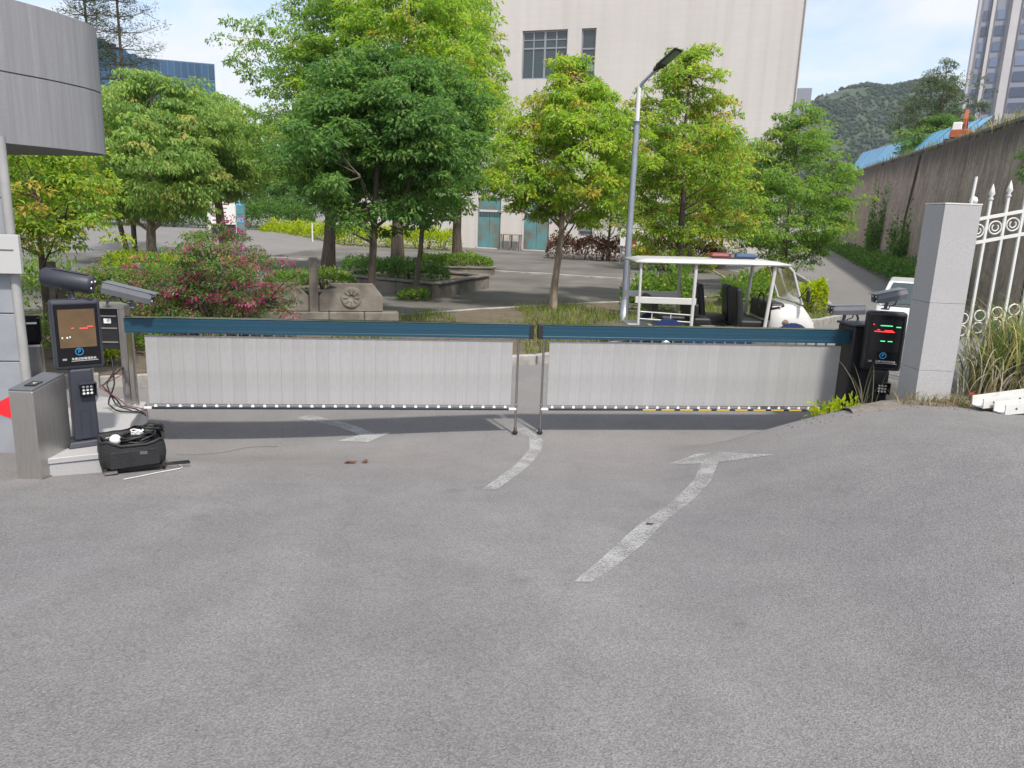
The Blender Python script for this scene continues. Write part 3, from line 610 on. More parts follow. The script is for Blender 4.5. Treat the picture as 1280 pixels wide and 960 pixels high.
# blue corrugated hoarding along the terrace edge
hx, hy = onwall(20.5, .95)
shed = empty('blue_roof', (hx, hy, wtop(20.5)-.1), math.atan2(wd_.y, wd_.x), 'bright blue corrugated sheet roofing sloping above the retaining wall', 'roof')
for k in range(24):
    b = MB(); nr = 12; v = []; f = []; top = 1.45+.05*k+random.uniform(-.02, .02)
    for i in range(nr+1):
        x = -.03+2.06*i/nr; dy_ = .03*(i % 2)
        v += [(x, -dy_*.6, dy_), (x, -1.5-dy_*.6, top+dy_), (x, -1.5, top+dy_-.012), (x, 0, dy_-.012)]
    for i in range(nr):
        q = i*4
        for m_ in range(4): f.append((q+m_, q+(m_+1) % 4, q+4+(m_+1) % 4, q+4+m_))
    b.add(v, f); o = b.build('sheet', M_BLUEROOF, shed); o.location = (2.0*k, -.004*(k % 2), .06*k+.008*(k % 2)); o.rotation_euler[1] = -math.atan(.03)
    MB().box((0, -1.5, top*.5), (.07, .07, top)).build('post', M_HOOD, o)
# digger on the terrace
dg = empty('excavator', (18.75, 33.4, 6.1), .9, 'orange excavator parked on the terrace above the retaining wall', 'excavator')
for k in (-1, 1):
    MB().prism([(-1.2, 0), (1.2, 0), (1.45, .25), (1.2, .5), (-1.2, .5), (-1.45, .25)], k*.8-.2, k*.8+.2, 'y').build('track', M_TYRE, dg, bev=.03)
MB().box((-.2, 0, .9), (1.9, 1.5, .7), taper=.92).build('body', M_ORANGE, dg, bev=.08)
cb = MB().box((.3, .4, 1.5), (.9, .75, .9), taper=.88).build('cab', M_WHITE, dg, bev=.05); MB().box((.3, .0, 1.55), (.6, .04, .55)).build('window', M_GLASS, cb)
MB().prism([(.6, .9), (1.0, 1.0), (.9, 2.2), (1.3, 2.95), (1.1, 3.1), (.55, 2.3)], -.14, .14, 'y').build('boom', M_ORANGE, dg, bev=.03)
MB().prism([(1.05, 3.05), (1.3, 2.9), (2.1, 1.6), (1.95, 1.5)], -.1, .1, 'y').build('arm', M_ORANGE, dg, bev=.02)
MB().prism([(1.8, 1.6), (2.2, 1.55), (2.25, 1.0), (1.75, 1.1)], -.3, .3, 'y').build('bucket', M_CAPST, dg, bev=.02)
dg.scale = (.5, .5, .5)

# ------------------------------------------------------------------ pale building
BA = Vector((-13.6, 59.2)); bd = Vector((math.cos(R(-18)), math.sin(R(-18)))); BL = 32.2
bld = empty('college_building', (BA.x, BA.y, 0), R(-18), 'large plain pale pinkish building behind the trees', 'building')
BH = 24
# facade with real openings: windows and doors list (s0, s1, z0, z1)
def bs(x): return (x+13.6)/bd.x
WIN = [(14.15, 17.35, 11.75, 14.85), (18.3, 19.3, 11.4, 14.85), (14.15, 17.35, 18.5, 21.5), (18.3, 19.3, 18.5, 21.5)]
DOORS = [(11.2, 13.0, .2, 3.75), (14.75, 16.65, .2, 3.75)]
SMALL = [(18.75, 19.75, 1.35, 3.0)]
OP = WIN+DOORS+SMALL
xs = sorted({0, BL, *[q for o_ in OP for q in o_[:2]]}); zs = sorted({-.2, BH, *[q for o_ in OP for q in o_[2:]]})
b = MB()
for i in range(len(xs)-1):
    for j in range(len(zs)-1):
        cx, cz = (xs[i]+xs[i+1])/2, (zs[j]+zs[j+1])/2
        if any(o_[0] < cx < o_[1] and o_[2] < cz < o_[3] for o_ in OP): continue
        b.add([(xs[i], 0, zs[j]), (xs[i+1], 0, zs[j]), (xs[i+1], 0, zs[j+1]), (xs[i], 0, zs[j+1])], [(0, 1, 2, 3)])
for o_ in OP:
    a, c, z0, z1 = o_; dp = .3
    b.add([(a, 0, z0), (a, dp, z0), (a, dp, z1), (a, 0, z1)], [(0, 1, 2, 3)]); b.add([(c, 0, z0), (c, dp, z0), (c, dp, z1), (c, 0, z1)], [(3, 2, 1, 0)])
    b.add([(a, 0, z1), (a, dp, z1), (c, dp, z1), (c, 0, z1)], [(0, 1, 2, 3)]); b.add([(a, 0, z0), (a, dp, z0), (c, dp, z0), (c, 0, z0)], [(3, 2, 1, 0)])
b.add([(BL, 0, -.2), (BL, 14, -.2), (BL, 14, BH), (BL, 0, BH)], [(0, 1, 2, 3)]); b.add([(0, 0, -.2), (0, 14, -.2), (0, 14, BH), (0, 0, BH)], [(3, 2, 1, 0)])
b.add([(0, 14, -.2), (BL, 14, -.2), (BL, 14, BH), (0, 14, BH)], [(3, 2, 1, 0)])
b.build('wall', M_FACADE, bld, fix=False)
MB().bx(-.3, BL+.3, -.3, 14.3, BH, BH+.5).build('roof', M_TRIM, bld)
for (a, c, z0, z1) in WIN+SMALL:
    w_ = MB(); fw_ = .09; y0, y1 = .17, .25
    w_.bx(a, c, y0, y1, z1-fw_, z1); w_.bx(a, c, y0, y1, z0, z0+fw_); w_.bx(a, a+fw_, y0, y1, z0+fw_, z1-fw_); w_.bx(c-fw_, c, y0, y1, z0+fw_, z1-fw_)
    win = w_.build('window', M_ALU, bld)
    wide = c-a > 2; zt = z1-(z1-z0)*.36
    MB().bx(a+fw_, c-fw_, .16, .24, zt-.05, zt+.05).build('transom', M_ALU, win)
    if wide:
        MB().bx(a+fw_, c-fw_, .175, .235, z1-(z1-z0)*.19-.03, z1-(z1-z0)*.19+.03).build('transom', M_ALU, win)
        n = 4
        for k in range(1, n): x = a+(c-a)*k/n; MB().bx(x-(.07 if k == 2 else .04), x+(.07 if k == 2 else .04), .165, .245, z0+fw_, z1-fw_).build('mullion', M_ALU, win)
    else:
        n = 1; zq = z0+(z1-z0)*.28; MB().bx(a+fw_, c-fw_, .165, .24, zq-.16, zq+.16).build('spandrel', M_ALU, win)
    for k in range(n):
        x0, x1 = a+(c-a)*k/n+.05, a+(c-a)*(k+1)/n-.05
        MB().add([(x0, .22+random.uniform(-.012, .012), zt), (x1, .22, zt), (x1, .22, z1-.05), (x0, .22, z1-.05)], [(0, 1, 2, 3)]).build('pane', M_GLASS, win)
        MB().add([(x0, .22, z0+.05), (x1, .22+random.uniform(-.012, .012), z0+.05), (x1, .22, zt), (x0, .22, zt)], [(0, 1, 2, 3)]).build('pane', M_GLASS, win)
for k, (a, c, z0, z1) in enumerate(DOORS):
    d = MB(); d.bx(a, c, .14, .2, z0, z1); dr_ = d.build('door', M_DOOR, bld)
    zt = z0+2.55
    for q in range(2):
        x0, x1 = (a+.05, (a+c)/2-.012) if q == 0 else ((a+c)/2+.012, c-.05)
        MB().bx(x0, x1, .10, .138, z0+.04, zt-.38).build('leaf', M_DOOR, dr_, bev=.01)
        MB().bx(x0, x1, .11, .137, zt-.36, zt-.02).build('grille_backing', M_DARK, dr_)
        for r_ in range(7): x = x0+(x1-x0)*(r_+.5)/7; MB().bx(x-.02, x+.02, .095, .109, zt-.36, zt-.02).build('grille_bar', M_DOOR, dr_)
    MB().bx(a, c, .08, .139, zt, zt+.16).build('lintel_rail', M_TRIM, dr_)
    MB().bx(a+.06, c-.06, .11, .138, zt+.2, z1-.06).build('transom_panel', M_DOOR, dr_)
    MB().bx(a-.12, a, -.03, .0, z0, z1+.1).build('door_trim', M_TRIM, dr_); MB().bx(c, c+.12, -.03, 0, z0, z1+.1).build('door_trim', M_TRIM, dr_)
MB().bx(BL-.03, BL+.03, -.12, -.02, 0, BH).build('downpipe', M_TRIM, bld)
ac = MB().bx(BL+.05, BL+1.0, .3, 1.0, 16.9, 17.2).build('balcony_ledge', M_TRIM, bld)
MB().bx(BL+.3, BL+.85, .45, .9, 17.2, 17.95).build('air_conditioner', M_HRW, ac)
MB().bx(BL+.02, BL+.9, .2, 1.0, 9.3, 10.9).build('rail_box', M_HRD, bld)
# small wooden table between the doors
tb_ = empty('wooden_table', (-13.6+13.9*bd.x+.18*-.31, 59.2+13.9*bd.y-.55, .125), R(-18), 'worn wooden table standing between the two blue doors', 'table')
MB().bx(-.75, .75, -.28, .28, 1.05, 1.11).build('table_top', M_BARKL, tb_)
for q in (-.68, -.02, .68):
    for k in (-.22, .22): MB().bx(q-.04, q+.04, k-.03, k+.03, 0, 1.049).build('leg', M_GWALL, tb_)

# ------------------------------------------------------------------ far towers
def tower(name, label, loc, rz, w_, d_, h_, cols, z0, fl, cladd, glass, group=None):
    t = empty(name, loc, rz, label, 'building', group)
    MB().bx(0, w_, 0, d_, 0, h_).build('wall', cladd, t)
    for (a, c, dep) in cols:
        pr = MB().build
        bb = MB().bx(a, c, -dep, 0.0, z0-1, h_-fl*2).build('window_bay', M_HRD, t)
        z = z0
        me = None
        while z < h_-fl*3:
            if me is None: o = MB().bx(a+.25, c-.25, -dep-.12, -dep, 0, fl*.62).build('window', glass, bb); me = o
            else: o = me.copy(); COL.objects.link(o); o.parent = bb
            o.location.z = z+fl*.25; z += fl
    return t
tw = tower('apartment_tower', 'tall pale grey apartment tower with dark window bays at the far right', (92.6, 166, 0), R(-28), 26, 16, 56, [(.8, 2.2, .3), (3.2, 5.2, .3), (7.6, 11.4, .5), (12.2, 13.4, .9), (16, 19, .5), (21, 24, .5)], 8, 3.0, M_HRW, M_HRG)
MB().bx(2.4, 3.0, -.9, 0, 4, 52).build('pilaster', M_HRW, tw); MB().bx(5.8, 7.2, -1.2, 0, 4, 56).build('pilaster', M_HRW, tw); MB().bx(13.5, 15.6, -1.4, 0, 4, 58).build('pilaster', M_HRW, tw)
MB().bx(6.0, 14, 1, 12, 56, 66).build('roof_house', M_HRW, tw)
for k in range(4): MB().bx(7, 13, .8, .99, 57.5+k*2, 58.5+k*2).build('louvre', M_HRD, tw)
tw2 = empty('white_block', (86.5, 124, 0), R(-10), 'plain white building edge beside the grey apartment tower', 'building')
MB().bx(0, 20, 0, 12, 0, 36).build('wall', M_CARW, tw2)
for k in range(9): MB().bx(-.05, 20.05, -.05, 12.05, 4*k+3.8, 4*k+3.95).build('floor_band', M_HRW, tw2)
def glass_block(label, loc, rz, w_, d_, h_, nx, nz, slope=0):
    g = empty('glass_office', loc, rz, label, 'building')
    MB().prism([(0, 0), (w_, 0), (w_, h_), (0, h_-slope)], .1, d_, 'y').build('wall', M_MULL, g)
    pm = MB().bx(0, w_/nx-.18, 0, .06, 0, h_*0+2.6).build('pane', M_GLB, g); first = True
    for j in range(nz):
        for i in range(nx):
            z = h_-3.0*(j+1)-slope*(1-i/nx)
            if z < 0: continue
            o = pm if first else pm.copy()
            if not first: COL.objects.link(o); o.parent = g
            first = False; o.location = (w_*i/nx+.09, .0, z+.2)
    return g
glass_block('low blue glass office block rising behind the left trees', (-73.0, 148, 0), R(25), 14.4, 12, 29.3, 12, 5, .3)
glass_block('taller sloped blue glass tower behind the stone canopy', (-92, 150, 0), R(4), 18.5, 12, 29.5, 10, 6, -8)

# ------------------------------------------------------------------ stone gatehouse at the left edge
gh = empty('gatehouse', (-6.2, 8.4, 0), 0, 'grey stone gatehouse with a rounded canopy at the left edge', 'building')
o0 = Vector(gh.location)
def off(P, d):
    """outline moved inwards"""
    c = Vector((sum(p[0] for p in P)/len(P), sum(p[1] for p in P)/len(P))); return [tuple(Vector(p) + (c-Vector(p)).normalized()*d) for p in P]
CAN = [(-6.6, 4.2), (-6.0, 5.6), (-5.58, 6.9), (-5.29, 7.88), (-5.08, 8.4), (-4.98, 8.8), (-4.95, 9.1), (-5.02, 9.38), (-5.2, 9.55), (-5.6, 9.72), (-6.4, 9.95), (-7.4, 10.1), (-9.5, 10.2), (-9.5, 4.2)]
def smooth_poly(P, n=4):
    out_ = []
    for i in range(len(P)-1):
        p0, p1, p2, p3 = [Vector(P[max(0, min(len(P)-1, i+k))]) for k in (-1, 0, 1, 2)]
        for k in range(n):
            t = k/n; out_.append(tuple(.5*((2*p1)+(-p0+p2)*t+(2*p0-5*p1+4*p2-p3)*t*t+(-p0+3*p1-3*p2+p3)*t**3)))
    return out_+[tuple(P[-1])]
front = smooth_poly(CAN[:12], 5); full = front + CAN[12:]
loc2 = lambda P: [(p[0]-o0.x, p[1]-o0.y) for p in P]
core = off(full, .03)
MB().prism(loc2(core), 3.08, 4.44).build('canopy_core', M_CAPST, gh, fix=True)
MB().prism(loc2(off(full, .035)), 3.05, 3.079).build('soffit', M_CANO, gh)
# cladding courses, each split into slabs along the front
for (z0, z1) in ((3.05, 3.742), (3.756, 4.46)):
    step = 12
    for i in range(0, len(front)-1, step):
        seg = front[i:i+step+1]
        if len(seg) < 2: continue
        inn = []
        for j, p in enumerate(seg):
            a = Vector(seg[max(0, j-1)]); c = Vector(seg[min(len(seg)-1, j+1)]); t = (c-a).normalized(); inn.append((p[0]-t.y*.05, p[1]+t.x*.05))
        b = MB(); n = len(seg); P1 = loc2(seg); P2 = loc2(inn)
        v = [(*p, z0) for p in P1]+[(*p, z1) for p in P1]+[(*p, z0) for p in P2]+[(*p, z1) for p in P2]; f = []
        for j in range(n-1): f += [(j, j+1, n+j+1, n+j), (2*n+j+1, 2*n+j, 3*n+j, 3*n+j+1), (n+j, n+j+1, 3*n+j+1, 3*n+j), (j+1, j, 2*n+j, 2*n+j+1)]
        f += [(0, n, 3*n, 2*n), (n-1, 2*n-1+0, 4*n-1, 3*n-1)]
        o = b.add(v, f).build('stone_slab', M_CANO, gh)
# wall below with separate tiles, corner pipe and name plate
wz = [0, .42, .95, 1.42, 1.95, 2.5, 3.04]
WALLP = [(-5.27, 7.42), (-9.5, 6.7), (-9.5, 9.6), (-7.1, 9.7)]
MB().prism(loc2([(-4.89, 7.17), (-9.4, 6.4), (-9.4, 9.5), (-7.15, 9.6)]), -.1, 3.049).build('wall_core', M_DARK, gh)
wa = math.atan2(-.72, -4.23)
for k in range(6):
    for q in range(5):
        c = Vector((-4.80, 7.12)) + Vector((math.cos(wa), math.sin(wa)))*(.10+.2 if q == 0 else .05+.45+.9*(q-1)+.0)
        ln_ = .40 if q == 0 else .89
        c = Vector((-4.80, 7.12)) + Vector((math.cos(wa), math.sin(wa)))*((.21) if q == 0 else .415+.9*(q-1)+.45)
        MB().box((c.x-o0.x, c.y-o0.y, (wz[k]+wz[k+1])/2), (ln_, .05, wz[k+1]-wz[k]-.01), rotm(0, 0, wa)).build('tile', M_GATEWALL, gh, bev=.004, seg=1)
    c = Vector((-5.74, 8.26)); an = math.atan2(2.28, -1.88)
    MB().box((c.x-o0.x, c.y-o0.y, (wz[k]+wz[k+1])/2), (2.7, .05, wz[k+1]-wz[k]-.01), rotm(0, 0, an)).build('tile', M_GATEWALL, gh, bev=.004, seg=1)
MB().tube([(-4.765-o0.x, 7.10-o0.y, -.05), (-4.765-o0.x, 7.10-o0.y, 3.05)], .042, 12).build('corner_pipe', mat('pipe_grey', (.36, .36, .35), .6, col2=(.28, .28, .27), scale=3), gh)
pl = MB().box((1.36, -1.40, 1.99), (.40, .05, .36), rotm(0, 0, wa)).build('plate', mat('plate_grey', (.46, .46, .45), .5), gh, bev=.004)
MB().box((1.36+.0045, -1.427, 2.03), (.30, .004, .012), rotm(0, 0, wa)).build('printed_line', M_HOOD, pl)
MB().add([(-5.16-o0.x, 7.03-o0.y, .47), (-4.90-o0.x, 7.073-o0.y, .36), (-4.90-o0.x, 7.073-o0.y, .62)], [(0, 1, 2)]).build('red_triangle', M_REDP, gh, fix=False)


# ------------------------------------------------------------------ barriers
GY_ = math.atan2(1.05, 8.24)
def barrier(name, label, loc, ln, p0, p1, rods, group, yellow=None, capL=False, capR=False):
    g = empty(name, loc, GY_, label, 'gate', group)
    # extruded arm with ribs and a rolled top edge
    prof = [(-.048, 1.135), (-.048, 1.163), (-.0465, 1.165), (-.0465, 1.209), (-.048, 1.211), (-.048, 1.257), (-.05, 1.26), (-.05, 1.285), (-.03, 1.295), (.03, 1.295), (.05, 1.285), (.05, 1.135)]
    b = MB(); b.prism([(y, z) for y, z in prof], 0.0, ln, 'x'); arm = b.build('arm', M_TEAL, g, bev=0)
    MB().bx(.01, ln-.01, -.049, .049, 1.2955, 1.3005).build('top_trim', M_STEEL2, arm)
    MB().bx(ln-.002 if capR else -.055, ln+.055 if capR else .002, -.052, .052, 1.13, 1.3).build('end_cap', M_KIOSK2, arm, bev=.006)
    n = round((p1-p0)/.127); w_ = (p1-p0)/n
    # slat: shallow ribbed extrusion, shared
    pr = []; k = 7
    for i in range(k+1):
        x = -w_/2+.0004 + (w_-.0008)*i/k; pr += [(x, -.012 - (.0007 if i % 2 else 0))]
    poly = pr + [(w_/2-.0004, .006), (-w_/2+.0004, .006)]
    sl = MB().prism(poly, .345, 1.098).build('slat', M_SLAT, g); cl = MB().box((0, -.006, .327), (.034, .022, .034), taper=.6).build('clip', M_WHITE, g)
    hg = MB().box((0, 0, 1.116), (.02, .014, .036)).build('hanger', M_STEEL2, g)
    for i in range(n):
        x = p0+w_*(i+.5)
        for proto in (sl, cl, hg):
            o = proto if i == 0 else proto.copy()
            if i: COL.objects.link(o); o.parent = g
            o.location.x = x
            if proto is sl: o.rotation_euler[2] = random.gauss(0, .006); o.location.y = random.uniform(-.0006, .0006)
    MB().bx(p0-.004, p1+.004, -.014, .008, 1.0985, 1.104).build('top_strip', M_STEEL2, g)
    MB().bx(p0-.004, p1+.004, -.014, .008, .339, .3445).build('lower_strip', M_STEEL2, g)
    rl = MB().bx(p0+.02, p1-.02, -.018, .018, .282, .309).build('bottom_rail', M_NAVY, g, bev=.005, seg=1)
    for e in (p0-.07, p1-.02): MB().bx(e, e+.09, -.014, .014, .284, .307).build('rail_joint', M_WHITE, g, bev=.003, seg=1)
    if yellow:
        x = yellow[0]
        while x < yellow[1]: MB().bx(x, x+.16, -.0205, -.0185, .287, .304).build('reflector', M_YEL, rl); x += .23
    for x in rods:
        rd = MB().tube([(x, 0, 1.14), (x, 0, .04 if x in rods[-1:] or len(rods) == 1 else .29)], .014, 10).build('support_rod', M_STEEL2, g)
        if x in rods[-1:] or len(rods) == 1:
            MB().lathe([(.0, 0), (.03, 0), (.034, .012), (.02, .03), (.018, .07), (0, .075)], (x, 0, .0), 12).build('rod_foot', M_KIOSK2, rd)
            MB().lathe([(.016, 0), (.019, .01), (.019, .03), (.016, .04)], (x, 0, .32), 12).build('collar', M_STEEL2, rd)
    return g
barrier('barrier_gate', 'left teal barrier arm with a silver slatted curtain', (-4.155, 7.876, .012), 4.36, .185, 4.18, (.06, 4.245), 'slatted barrier gates', capR=True)
barrier('barrier_gate', 'right teal barrier arm with a silver slatted curtain and yellow strip', (.325, 8.447, .012), 3.85, .09, 3.66, (.025,), 'slatted barrier gates', yellow=(1.25, 3.2))

# left barrier housing: steel frame with a dark cabinet on top
bh = empty('barrier_housing', (-4.32, 7.92, 0), GY_, 'steel framed barrier housing behind the left screen post', 'barrier housing')
MB().bx(.085, .165, -.09, .09, .1, 1.40).build('post', M_STEEL2, bh, bev=.008); MB().bx(-.34, -.27, -.09, .09, .1, 1.40).build('post', M_STEEL2, bh, bev=.008)
MB().bx(-.36, .185, -.16, .16, 1.402, 1.44).build('top_plate', M_STEEL, bh, bev=.006)
cab = MB().bx(-.265, .08, -.08, .10, .96, 1.40).build('cabinet', M_KIOSK2, bh)
for z in (1.03, 1.18, 1.31): MB().bx(-.262, .078, -.092, -.081, z, z+.014).build('shelf_edge', M_STEEL, cab)
MB().bx(-.05, .02, -.095, -.081, 1.24, 1.29).build('box_label', M_WHITE, cab)
MB().bx(-.38, .2, -.18, .18, .08, .1).build('base_plate', M_STEEL, bh)
# granite plinth
PL = [(-4.03, 6.03), (-3.62, 6.27), (-3.62, 6.7), (-3.86, 7.25), (-4.08, 8.05), (-4.75, 8.25), (-4.75, 6.9)]
pz = .33
pn = empty('granite_plinth', (-4.1, 7.1, 0), 0, 'pale speckled granite plinth under the left screen post', 'plinth')
MB().prism([(x+4.1, y-7.1) for x, y in PL], -.3, pz-.055).build('block', M_GRAN, pn, bev=.006, seg=1)
MB().prism([(x+4.1+(.012 if x > -4 else 0), y-7.1-.012*(y < 6.5)) for x, y in PL], pz-.053, pz).build('top_slab', M_GRAN, pn, bev=.006, seg=1)

# ------------------------------------------------------------------ screen posts (plate-recognition kiosks)
def text(body, size, mat_, parent, loc, rot, name='lettering', ext=.0008, align='CENTER'):
    c = bpy.data.curves.new(name, 'FONT'); c.body = body; c.size = size; c.align_x = align; c.align_y = 'CENTER'; c.extrude = ext
    to = bpy.data.objects.new(name, c); COL.objects.link(to)
    dg_ = bpy.context.evaluated_depsgraph_get(); me = bpy.data.meshes.new_from_object(to.evaluated_get(dg_)); bpy.data.objects.remove(to)
    me.materials.clear(); me.materials.append(mat_); o = bpy.data.objects.new(name, me); COL.objects.link(o); o.parent = parent; o.location = loc; o.rotation_euler = rot; return o
M_SCREEN = mat('screen_brown', (.085, .052, .03), .22, col2=(.12, .078, .04), scale=5, emit=(.45, .28, .14), estr=.03)
M_SCRDK = mat('screen_dark', (.014, .014, .016), .2)
M_LEDR = mat('led_red', (.6, .02, .02), .5, emit=(1, .06, .05), estr=.9)
M_LEDG = mat('led_green', (.02, .5, .2), .5, emit=(.1, 1, .4), estr=.7)
M_LEDW = mat('led_white', (.8, .8, .8), .4)
M_LOGO = mat('logo_blue', (.02, .16, .34), .4, emit=(.05, .3, .6), estr=.25)
M_PRINT = mat('print_white', (.72, .72, .72), .5)
def kiosk(label, loc, rz, body, scr, left):
    k = empty('screen_post', loc, rz, label, 'screen post', 'licence plate screen posts')
    MB().box((0, 0, .03), (.36, .30, .06), taper=.86).build('base_plate', body, k, bev=.012)
    po = MB().box((0, 0, .425), (.225, .18, .73), taper=.9).build('post', body, k, bev=.02)
    MB().bx(-.04, .04, -.101, -.096, .08, .36).build('access_panel', body, po)
    hd = MB().box((0, -.005, 1.13), (.43, .15, .69)).build('head', body, k, bev=.035, seg=3)
    fr = MB().box((.0, -.079, 1.13), (.375, .012, .61)).build('front_glass', M_GLOSS, k, bev=.01)
    MB().box((0, -.0865, 1.195), (.315, .003, .375)).build('screen', scr, fr)
    # keypad lamp on the post
    kp = MB().box((.035, -.118, .58), (.135, .03, .135)).build('lamp_box', M_GLOSS, k, bev=.01)
    MB().box((.035, -.145, .655), (.15, .07, .008)).build('hood', body, kp); MB().box((.108, -.14, .585), (.008, .06, .14)).build('hood', body, kp)
    for i in range(3):
        for j in range(3): MB().lathe([(0, 0), (.0125, 0), (.0125, .004), (0, .005)], (.0+i*.034, -.136, .548+j*.034), 10, 'y').build('lamp_dot', M_LEDW, kp)
    # emblem and printed line
    lg = MB().torus((0, -.0875, .965), .034, .0035, 'y', 20, 4).build('emblem_ring', M_LOGO, fr)
    text('P', .055, M_LOGO, fr, (0, -.088, .965), (R(90), 0, 0), 'emblem')
    text('300', .026, M_PRINT, fr, (-.132, -.088, .893), (R(90), 0, 0)); text('车牌识别管理系统', .027, M_PRINT, fr, (.035, -.088, .893), (R(90), 0, 0))
    MB().bx(-.075, .16, -.0878, -.0863, .872, .875).build('underline', M_PRINT, fr)
    return k, fr
kl, fl_ = kiosk('slate post with a lit brown screen on the left plinth', (-3.885, 6.52, pz), R(38), M_KIOSK, M_SCREEN, True)
for (x, z, w_, m_) in ((.02, 1.19, .07, M_LEDR), (.085, 1.205, .05, M_LEDR), (-.05, 1.195, .02, M_LEDR), (-.14, 1.10, .012, M_LEDW), (-.10, 1.10, .014, M_LEDW), (-.075, 1.105, .012, M_LEDW)):
    MB().bx(x, x+w_, -.0895, -.0885, z, z+.008 if m_ is M_LEDR else z+.016).build('screen_text', m_, fl_)
kl.scale = (.9, .9, .9)
def camera_unit(label, loc, rz, tilt, ln, mat_, flat=False, stem=True):
    c = empty('plate_camera', loc, rz, label, 'camera', None)
    b = MB(); r_ = rotm(0, tilt, 0)
    if flat: sec = [(-.085, -.055), (.085, -.055), (.09, .0), (.07, .05), (-.07, .05), (-.09, 0)]
    else: sec = [(.085*math.cos(a)*(1 if math.sin(a) > -.2 else .9), .082*math.sin(a)) for a in np.linspace(0, 2*math.pi, 17)[:-1]]
    n = len(sec); v = []
    for x in (-ln/2, -ln/2+.015, ln/2-.03, ln/2):
        s_ = .86 if abs(x) > ln/2-.001 else 1
        for (yy, z) in sec: v.append(r_ @ Vector((x, yy*s_, z*s_)))
    f = [tuple(range(n))[::-1], tuple(range(3*n, 4*n))]
    for i in range(3):
        for j in range(n): f.append((i*n+j, i*n+(j+1) % n, (i+1)*n+(j+1) % n, (i+1)*n+j))
    b.add(v, f, not flat); bo = b.build('housing', mat_, c)
    hb = MB(); hb.box(r_ @ Vector((.02, 0, .085 if not flat else .057)), (ln*1.05 if flat else ln*.7, .15 if flat else .06, .008), r_); hb.build('sun_hood', mat_, c, bev=.003, seg=1)
    MB().lathe([(.0, .0), (.036, 0), (.036, .012), (0, .013)], (0, 0, 0), 14, 'x').build('lens', M_LENS, c).location = r_ @ Vector((ln/2-.004, 0, -.0))
    for yy, zz_ in ((.034, .03), (-.034, .03), (.034, -.03), (-.034, -.03)): MB().lathe([(0, 0), (.010, 0), (.010, .008), (0, .009)], (0, 0, 0), 8, 'x').build('infrared_dot', M_LEDW, c).location = r_ @ Vector((ln/2-.002, yy*.9, zz_*.9))
    if stem:
        MB().tube([(0.02, 0, -.05), (.02, 0, -.10), (.03, 0, -.15)], .02, 8).build('bracket', mat_, c); MB().lathe([(0, 0), (.045, 0), (.045, .012), (0, .013)], (.03, 0, -.16), 12).build('bracket_foot', mat_, c)
        MB().tube([(-.1, .0, -.04), (-.08, .01, -.1), (-.01, .02, -.12), (.0, .02, -.155)], .007, 6).build('camera_lead', M_CABLE, c)
    return c
camera_unit('dark rounded camera pointing right on top of the left screen post', (-3.915, 6.52, pz+1.32+.165), R(4), R(9), .42, M_KIOSK)
c2 = camera_unit('slim grey camera hood behind the left screen post', (-4.03, 7.75, 1.585), R(5), R(13), .50, M_HOOD, True)
MB().tube([(-.1, 0, -.02), (-.22, 0, -.10), (-.24, 0, -.165)], .014, 8).build('bracket', M_HOOD, c2)

# right post
kr, fr_ = kiosk('black post with red and green light lines beside the right pillar', (4.33, 8.66, -.02+.12), R(-12), M_KIOSK2, M_SCRDK, False)
for (x, z, w_, m_) in ((-.07, 1.31, .13, M_LEDG), (.10, 1.30, .05, M_LEDG), (-.13, 1.24, .22, M_LEDR), (-.02, 1.255, .09, M_LEDR), (-.10, 1.26, .03, M_LEDR), (-.05, 1.13, .05, M_LEDG), (.03, 1.13, .05, M_LEDG), (-.15, 1.32, .015, M_LEDR)):
    MB().bx(x, x+w_, -.0895, -.0885, z, z+.010).build('screen_text', m_, fr_)
camera_unit('grey boxy camera pointing left on top of the right screen post', (4.33, 8.66, 1.755), R(187), R(12), .36, M_HOOD, True)
c2 = camera_unit('flat grey camera hood sticking out left of the right screen post', (4.1, 9.2, 1.52), R(186), R(2), .42, M_HOOD, True)
MB().tube([(-.12, 0, -.02), (-.16, 0, -.10), (-.16, 0, -.165)], .014, 8).build('bracket', M_HOOD, c2)
bh2 = empty('barrier_housing', (4.28, 8.98, 0), GY_, 'dark cabinet of the right barrier behind the black screen post', 'barrier housing')
MB().bx(-.26, .22, -.15, .2, 0, 1.36).build('cabinet', M_KIOSK2, bh2, bev=.02); MB().bx(-.28, .24, -.17, .22, 1.362, 1.39).build('lid', M_KIOSK, bh2, bev=.01)
MB().bx(-.1, .1, -.162, -.151, .3, .9).build('access_door', M_KIOSK, bh2)

# ------------------------------------------------------------------ pedestrian turnstiles
def turnstile(label, loc, rz, w_, ln, hf, hb, group):
    t = empty('turnstile', loc, rz, label, 'turnstile', group)
    MB().prism([(0, 0), (ln, 0), (ln, hb), (0, hf)], -w_/2, w_/2, 'x').build('cabinet', M_STEEL, t, bev=.006, seg=1)
    sl = math.atan2(hb-hf, ln); b = MB(); b.box((0, ln/2, (hf+hb)/2+.008), (w_-.004, ln*.985/math.cos(sl), .012), rotm(sl, 0, 0)); b.build('top_panel', M_HOOD, t)
    rd = MB().box((0.02, ln*.32, hf+(hb-hf)*.32+.018), (.09, .12, .012), rotm(sl, 0, 0)).build('card_reader', M_GLOSS, t, bev=.004)
    for r_ in (.012, .022, .032): MB().torus((.02-.01, ln*.32, hf+(hb-hf)*.32+.026), r_, .0022, 'z', 8, 4, -.7, .7).build('reader_mark', M_PRINT, rd)
    MB().bx(-w_/2-.012, w_/2+.012, -.012, ln+.01, 0, .015).build('foot_plate', M_STEEL2, t)
    return t
